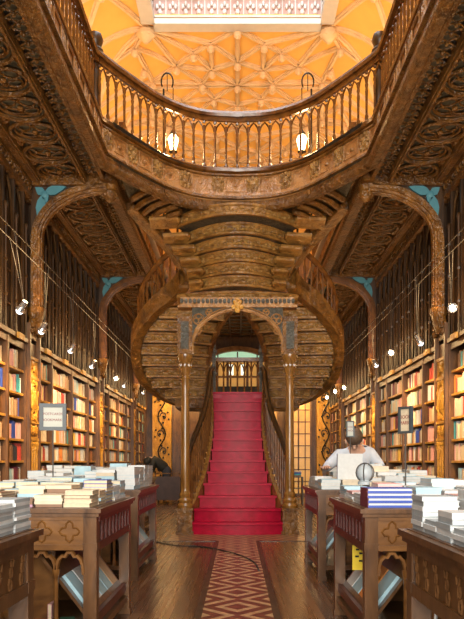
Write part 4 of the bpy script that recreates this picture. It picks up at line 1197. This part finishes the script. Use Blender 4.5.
sign(53, 417, 5.0, 26, 27, .12, ['POSTCARDS','BOOKMARKS'], 'grey framed sign reading POSTCARDS BOOKMARKS on the second left table', TH, .025)
sign(405.5, 420, 4.75, 9.5, 27, -1.0, ['BOOK','MARKS'], 'dark framed sign turned aside, standing among books on the second right table', TH, .035, 'page_cream')
sign(350.3, 429, 6.95, 8, 16, .0, ['CDS','DVDS'], 'small black framed sign on a thin rod above the third right table', TH, .026)

# ------------------------------------------------------------------ things on the right tables
m = MB(); p = P(350,480,6.75); m.box(p.x-.12,p.x+.12,6.74,6.77,TH+.09,TH+.34,0); m.box(p.x-.12,p.x+.12,6.77,6.80,TH+.09,TH+.34,1); m.box(p.x-.05,p.x+.05,6.80,6.86,TH+.092,TH+.12,0)
tag(m.build('display_book', ['page_white','book_purple'], None, 0, at=(p.x,6.78,TH+.09)), 'large white book propped upright on the third right table', 'book')
gx, gy = P(365,470,4.95).x, 4.95
m = MB(); m.lathe([(.05,0),(.05,.02),(.035,.03),(.03,.05)], 12, (gx,gy,TH+.10), 0); m.ball((gx,gy,TH+.185), .062, 0, 12, 8)
for a in range(6): m.tube([Vector((gx+.068*math.cos(a*PI/3+.2)*math.cos(t), gy+.068*math.sin(a*PI/3+.2)*math.cos(t), TH+.185+.068*math.sin(t))) for t in [-PI/2+j*PI/8 for j in range(9)]], .004, 4, 1)
tag(m.build('globe_ornament', ['book_pale grey','cable_steel'], None, at=(gx,gy,TH+.10)), 'pale grey globe ornament standing on books of the second right table', 'ornament')

# ------------------------------------------------------------------ crate and far boxes
t = thing('book_cart', 'dark brown book crate on short legs standing left of the red stairs', 'crate', (-1.87,19.05,0))
m = MB(); m.box(-2.21,-1.53,18.7,18.73,.10,.72); m.box(-2.21,-1.53,19.37,19.4,.10,.72); m.box(-2.21,-2.18,18.73,19.37,.10,.72); m.box(-1.56,-1.53,18.73,19.37,.10,.72); m.box(-2.18,-1.56,18.73,19.37,.5,.52); m.build('body', 'crate_brown', t, 0)
for x in (-2.19,-1.55):
    for y in (18.72,19.38): m = MB(); m.box(x-.02,x+.02,y-.02,y+.02,0,.10); m.build('leg', 'crate_brown', t, 0)
m = MB(); m.box(-2.21,-1.53,18.69,18.72,.80,.83); m.box(-2.21,-2.18,18.69,18.72,.72,.83); m.box(-1.56,-1.53,18.69,18.72,.72,.83); m.build('rim', 'stair_wood', t, 0)
for k in range(6):
    c = ['cream','tan','white','cream','orange','cream'][k]
    o = book('book', c, .09, .2, .17, 2, 'page_cream', (-2.12+k*.1, 18.85, .5212), 0)
    tag(o, '%s book standing in the dark crate by the stairs, %s from its left' % (c, ordw(k+1)), 'book', 'books in the dark crate')
t = thing('small_shelf', 'low dark shelf unit with a blue book at the back, right of the stairs', 'shelf', (1.55,19.0,0))
m = MB(); m.box(1.35,1.38,18.8,19.2,0,.72); m.box(1.74,1.77,18.8,19.2,0,.72); m.build('side_panel', 'dark_wood', t, 0)
for z in (.12,.40,.70): m = MB(); m.box(1.38,1.74,18.8,19.2,z,z+.02); m.build('shelf', 'dark_wood', t, 0)
for k in range(4):
    o = book('book', ['brown','teal','blue','cream'][k], .3, .22, .04, 2, 'page_cream', (1.56,18.98,.721+k*.041), .05*k)
    tag(o, '%s book lying on the low dark shelf unit right of the stairs, %s from bottom' % (['brown','teal','blue','cream'][k], ordw(k+1)), 'book', 'books on the low dark shelf unit')

# ------------------------------------------------------------------ floor cable
m = MB(); pts = [P(140,540,1), ]
fl = lambda px, py: Vector(((px-CX)*HC*F/(py-HY)/F, HC*F/(py-HY), .008))
m.tube(cr([fl(150,541),fl(175,546),fl(200,547),fl(222,551),fl(240,556),fl(254,563),fl(259,571)],5), .010, 6)
tag(m.build('floor_cable', 'rubber_black', None, at=(0,9,0)), 'black cable curving across the inlaid floor before the red stairs', 'cable')

# ------------------------------------------------------------------ track wires and spotlights
for s in (-1, 1):
    for j, (x, z) in enumerate(((2.30,3.50),(2.30,3.38))):
        m = MB(); m.tube([Vector((s*x,0,z)), Vector((s*x,YB-.4,z))], .0035, 5)
        tag(m.build('track_wire', 'cable_steel', None, at=(s*x,11,z)), 'thin steel lamp wire running along the %s side, %s of the pair' % (sides[s], ['upper','lower'][j]), 'wire')
def spot(px, py, D, bulb, lab, aimx, power, s):
    p = P(px, py, D); 
    t = thing('spotlight', lab, 'spotlight', p, 'small spotlights hanging from the wires')
    d = (Vector((s*3.0, D+.5, 1.7))-p).normalized()
    if bulb == 'bulb_white': d = Vector((-.1*s,-.9,-.45)).normalized()
    m = MB(); m.tube([p-d*.07, p-d*.02, p+d*.01, p+d*.04], [.028,.032,.035,.055], 10); lh = m.build('lamp_head', 'chrome', t)
    m = MB(); m.ball(p+d*.045, .030 if bulb == 'bulb_white' else .04, nu=14, nv=9); m.build('bulb', bulb, lh)
    m = MB(); m.tube([p-d*.05, Vector((s*2.30, D-.03, 3.38))], .0028, 4); m.tube([p-d*.05, Vector((s*2.30, D+.12, 3.50))], .0028, 4); m.build('hanger_wire', 'cable_steel', t)
    L = bpy.data.lights.new('spotlight_beam', 'SPOT'); L.energy = power; L.color = (1,.66,.32); L.spot_size = 1.35; L.spot_blend = .9; L.shadow_soft_size = .06
    lo = bpy.data.objects.new('spotlight_beam', L); COL.objects.link(lo); lo.parent = t
    tgt = Vector((s*3.05, D+.6, 1.85))-p; lo.rotation_euler = tgt.to_track_quat('-Z','Y').to_euler(); lo.location = d*.10
SPW = 130
for i, (px, py, D, bm_) in enumerate([(22,307,7.1,'bulb_dim'),(43,328,8.4,'bulb_dim'),(72,348,9.7,'bulb_dim'),(93,364,11.2,'bulb_dim'),(116,378,13.2,'bulb_white'),(125,384,14.6,'bulb_dim'),(144,391,17.2,'bulb_dim')]):
    spot(px, py, D, bm_, '%s spotlight on the left wires, %s from the camera' % ('glaring' if bm_ == 'bulb_white' else 'small chrome', ordw(i+1)), 0, SPW, -1)
for i, (px, py, D, bm_) in enumerate([(452,307,7.5,'bulb_white'),(419,340,8.9,'bulb_dim'),(391,352,10.4,'bulb_white'),(375,363,11.9,'bulb_dim'),(344,387,15.1,'bulb_white'),(335,391,16.5,'bulb_white'),(327,397,17.9,'bulb_white')]):
    spot(px, py, D, bm_, '%s spotlight on the right wires, %s from the camera' % ('glaring' if bm_ == 'bulb_white' else 'small chrome', ordw(i+1)), 0, SPW, 1)

# ------------------------------------------------------------------ lanterns above the bridge
for s in (-1, 1):
    t = thing('gallery_lantern', 'glowing glass lantern on a curled iron post above the stair, %s one' % sides[s], 'lantern', (s*1.22,11.8,4.95), 'lanterns on curled posts')
    x0 = s*1.24; y0 = 11.75
    m = MB(); m.tube([Vector((x0,y0,5.2)), Vector((x0,y0,7.38))], .016, 8)
    c = Vector((x0-s*.06,y0,7.50)); m.tube([c+Vector((-s*.10*math.cos(a),0,.15*math.sin(a))) for a in [-PI*.2+j*PI/8 for j in range(0,12)]], .014, 6)
    m.tube([c+Vector((0,0,-.15)), c+Vector((0,0,.15))], .008, 5); m.build('curled_post', 'black_iron', t)
    lx = s*1.08; m = MB(); m.tube([Vector((lx,y0,7.40)), Vector((lx,y0,6.66))], .008, 5); m.build('chain', 'black_iron', t)
    m = MB(); m.lathe([(.055,0),(.10,.17),(.05,.25),(.02,.26)], 6, (lx,y0,6.36)); m.build('lantern_glass', 'lamp_glass', t, 0)
    m = MB(); m.lathe([(.06,.28),(.07,.29),(.02,.36),(.01,.38)], 6, (lx,y0,6.33)); m.lathe([(.02,-.03),(.08,-.01),(.075,0)], 6, (lx,y0,6.33)); m.build('lantern_cap', 'black_iron', t, 0)
    L = bpy.data.lights.new('lantern_light', 'POINT'); L.energy = 30; L.color = (1,.62,.28); L.shadow_soft_size = .12
    lo = bpy.data.objects.new('lantern_light', L); COL.objects.link(lo); lo.location = (lx, y0-.25, 6.4)

# ------------------------------------------------------------------ people
def skinned(name, V, E, rad, mat, parent, sub=2):
    off_ = wloc(parent)
    me = bpy.data.meshes.new(name); me.from_pydata([tuple(Vector(v)-off_) for v in V], E, []); me.materials.append(M[mat])
    o = bpy.data.objects.new(name, me); COL.objects.link(o); o.parent = parent
    md = o.modifiers.new('Skin', 'SKIN'); md.use_smooth_shade = True
    sv = me.skin_vertices[0].data
    for i, r_ in enumerate(rad): sv[i].radius = (r_, r_) if not isinstance(r_, tuple) else r_
    sv[0].use_root = True
    ms = o.modifiers.new('Subsurf', 'SUBSURF'); ms.levels = sub; ms.render_levels = sub
    return o
def figure(name, lab, base, J, top, bottom, hairmat, facing):
    t = thing('person', lab, 'person', base)
    # J: dict of joints
    hip, chest, neck, head = J['hip'], J['chest'], J['neck'], J['head']
    V = [hip, hip.lerp(chest,.5), chest, neck, head.lerp(neck,.35), head]; E = [(0,1),(1,2),(2,3),(3,4),(4,5)]; rad = [.105,.115,.14,.058,.072,.082]
    for sd in ('l','r'):
        n = len(V); V += [J[sd+'sh'], J[sd+'el'], J[sd+'wr'], J[sd+'ha']]; E += [(2,n),(n,n+1),(n+1,n+2),(n+2,n+3)]; rad += [.065,.045,.028,.03]
        hd = (J[sd+'ha']-J[sd+'wr']).normalized(); side = hd.cross(Vector((0,0,1))).normalized()
        for k, (o_, ln) in enumerate(((-.03,.07),(-.01,.085),(.01,.08),(.03,.065))):
            q = len(V); V += [J[sd+'ha']+side*o_+hd*.035, J[sd+'ha']+side*o_*1.2+hd*(.035+ln*.5)+Vector((0,0,-.008)), J[sd+'ha']+side*o_*1.25+hd*(.035+ln)+Vector((0,0,-.028))]
            E += [(n+3,q),(q,q+1),(q+1,q+2)]; rad += [.010,.009,.008]
        q = len(V); V += [J[sd+'ha']+side*.045-hd*.01, J[sd+'ha']+side*.07+hd*.025]; E += [(n+3,q),(q,q+1)]; rad += [.011,.009]
        n = len(V); V += [J[sd+'hp'], J[sd+'kn'], J[sd+'an'], J[sd+'to']]; E += [(0,n),(n,n+1),(n+1,n+2),(n+2,n+3)]; rad += [.07,.055,.04,.035]
    skinned('body', V, E, rad, 'skin', t)
    V = [hip, hip.lerp(chest,.5), chest, chest.lerp(neck,.55)]; E = [(0,1),(1,2),(2,3)]; rad = [.175,.165,.19,.10]
    for sd in ('l','r'):
        n = len(V); V += [J[sd+'sh'], J[sd+'el'], J[sd+'wr'].lerp(J[sd+'el'],.15)]; E += [(2,n),(n,n+1),(n+1,n+2)]; rad += [.09,.062,.045]
    skinned('top', V, E, rad, top, t)
    V = [hip.lerp(chest,.3), hip]; E = [(0,1)]; rad = [.16,.17]
    for sd in ('l','r'):
        n = len(V); V += [J[sd+'hp'], J[sd+'kn'], J[sd+'an']]; E += [(1,n),(n,n+1),(n+1,n+2)]; rad += [.125,.085,.065]
    skinned('trousers', V, E, rad, bottom, t)
    for sd in ('l','r'):
        skinned('shoe', [J[sd+'an']+Vector((0,0,-.02)), (J[sd+'an']+J[sd+'to'])/2, J[sd+'to']], [(0,1),(1,2)], [.05,.045,.04], 'rubber_black', t, 1)
    up = (head-neck).normalized(); f = (facing-up*facing.dot(up)).normalized(); rt = f.cross(up).normalized()
    m = MB(); m.ball(head+up*.030-f*.035, .104, nu=14, nv=10); m.ball(head-f*.06-up*.03, (.085,.085,.09), nu=10, nv=7); m.build('hair', hairmat, t, 180)
    m = MB(); m.ball(head+f*.098-up*.01, .018); m.build('nose', 'skin', t, 180)
    for q in (1,-1): m = MB(); m.ball(head+rt*.098*q-up*.01, (.016,.02,.03)); m.build('ear', 'skin', t, 180)
    m = MB(); m.ball(head+f*.08-up*.045, (.025,.01,.008)); m.build('mouth', 'hair_brown', t, 180)
    for q in (1,-1): m = MB(); m.ball(head+f*.083+rt*.03*q+up*.012, .012); m.build('eye', 'hair_brown', t, 180)
    return t
v = Vector
figure('person', 'person in a pale grey shirt bent over the books behind the third right table', (1.45,8.55,0), dict(
    hip=v((1.52,8.62,.90)), chest=v((1.42,8.42,1.20)), neck=v((1.39,8.30,1.30)), head=v((1.37,8.20,1.37)),
    lsh=v((1.22,8.38,1.20)), lel=v((1.06,8.28,1.06)), lwr=v((1.03,8.10,1.05)), lha=v((1.02,8.02,1.06)),
    rsh=v((1.60,8.40,1.21)), rel=v((1.72,8.36,1.05)), rwr=v((1.62,8.14,1.08)), rha=v((1.58,8.06,1.08)),
    lhp=v((1.43,8.64,.86)), lkn=v((1.42,8.58,.48)), lan=v((1.42,8.66,.09)), lto=v((1.42,8.52,.04)),
    rhp=v((1.62,8.64,.86)), rkn=v((1.64,8.58,.48)), ran=v((1.64,8.66,.09)), rto=v((1.64,8.52,.04))), 'shirt_grey', 'trouser_dark', 'hair_brown', v((-.15,-.8,-.55)).normalized())
figure('person', 'person in a dark coat bending down behind the dark crate left of the stairs', (-2.05,20.0,0), dict(
    hip=v((-2.02,20.0,.88)), chest=v((-2.34,19.95,1.20)), neck=v((-2.46,19.92,1.24)), head=v((-2.56,19.9,1.16)),
    lsh=v((-2.38,19.78,1.15)), lel=v((-2.42,19.72,.90)), lwr=v((-2.55,19.70,.72)), lha=v((-2.60,19.69,.64)),
    rsh=v((-2.38,20.13,1.15)), rel=v((-2.42,20.18,.90)), rwr=v((-2.55,20.16,.72)), rha=v((-2.60,20.15,.64)),
    lhp=v((-2.0,19.9,.84)), lkn=v((-2.06,19.9,.46)), lan=v((-2.0,19.9,.09)), lto=v((-2.14,19.9,.04)),
    rhp=v((-2.0,20.1,.84)), rkn=v((-2.06,20.1,.46)), ran=v((-2.0,20.1,.09)), rto=v((-2.14,20.1,.04))), 'coat_dark', 'trouser_dark', 'coat_dark', v((-.8,0,-.6)).normalized())

# ================================================================== LIGHT
def area(loc, sx, sy, power, color, rot, name):
    L = bpy.data.lights.new(name, 'AREA'); L.shape = 'RECTANGLE'; L.size = sx; L.size_y = sy; L.energy = power; L.color = color
    o = bpy.data.objects.new(name, L); COL.objects.link(o); o.location = loc; o.rotation_euler = rot; return o
def along(d):
    z = -Vector(d).normalized(); y = Vector((0,1,0)); x = y.cross(z); return Matrix((x, y, z)).transposed().to_euler()
area((0,-5.5,3.4), 6.0, 5.0, 1500, (1,.95,.86), (PI/2-.05,0,0), 'entrance_daylight')
area((0,9,12.5), 3.6, 9.0, 620, (.92,.95,1), (0,0,0), 'skylight_daylight')
for s in (-1, 1):
    area((s*2.7,14.5,6.6), .5, 13, 125, (1,.70,.36), (PI,0,0), 'gallery_uplight')
    for y in (7.2, 12.6, 17.6, 21.5):
        area((s*2.05,y,3.3), .15, 3.6, 34, (1,.66,.30), along((s*1.0,0,-.9)), 'shelf_fill_light')  # added strip fill washing the shelves, besides the hanging spotlights
    for y in (10.2, 15.2, 20.1):
        L = bpy.data.lights.new('bracket_uplight', 'SPOT'); L.energy = 16; L.color = (1,.55,.16); L.spot_size = 1.3; L.spot_blend = 1; L.shadow_soft_size = .04
        o = bpy.data.objects.new('bracket_uplight', L); COL.objects.link(o); o.location = (s*2.72,y-.28,3.12); o.rotation_euler = Vector((s*.25,.28,1)).to_track_quat('-Z','Y').to_euler()
for s in (-1, 1):
    for y in (7.4, 12.6, 17.6):
        area((s*2.80,y,2.98), .12, 4.2, 27, (1,.60,.25), along((-s*.35,0,1)), 'soffit_fill')  # unseen fill added above the cornices to brighten the gallery soffit
for x in (-1.6, 1.7): area((x,21.6,3.2), 1.2, .4, 28, (1,.62,.25), Vector((0,.9,-.6)).to_track_quat('-Z','Y').to_euler(), 'back_wall_fill')  # warm fill added for the amber panels, no fitting modelled
wd = bpy.data.worlds.new('World'); SC.world = wd; wd.use_nodes = True
bg = wd.node_tree.nodes['Background']; bg.inputs[0].default_value = (1,.80,.60,1); bg.inputs[1].default_value = .16

# ================================================================== CAMERA
cd = bpy.data.cameras.new('camera'); cam = bpy.data.objects.new('camera', cd); COL.objects.link(cam)
cam.location = (0,0,HC); cam.rotation_euler = (PI/2,0,0)
cd.sensor_fit = 'HORIZONTAL'; cd.sensor_width = 24; cd.lens = 24*F/464
cd.shift_x = -(CX-232)/464; cd.shift_y = (HY-309.5)/464; cd.clip_start = .05; cd.clip_end = 100
SC.camera = cam
SC.view_settings.view_transform = 'Standard'; SC.view_settings.look = 'None'; SC.view_settings.exposure = .55; SC.view_settings.gamma = 1; SC.view_settings.use_curve_mapping = False
SC.cycles.use_denoising = True; SC.cycles.max_bounces = 6; SC.cycles.diffuse_bounces = 4; SC.cycles.sample_clamp_indirect = 4
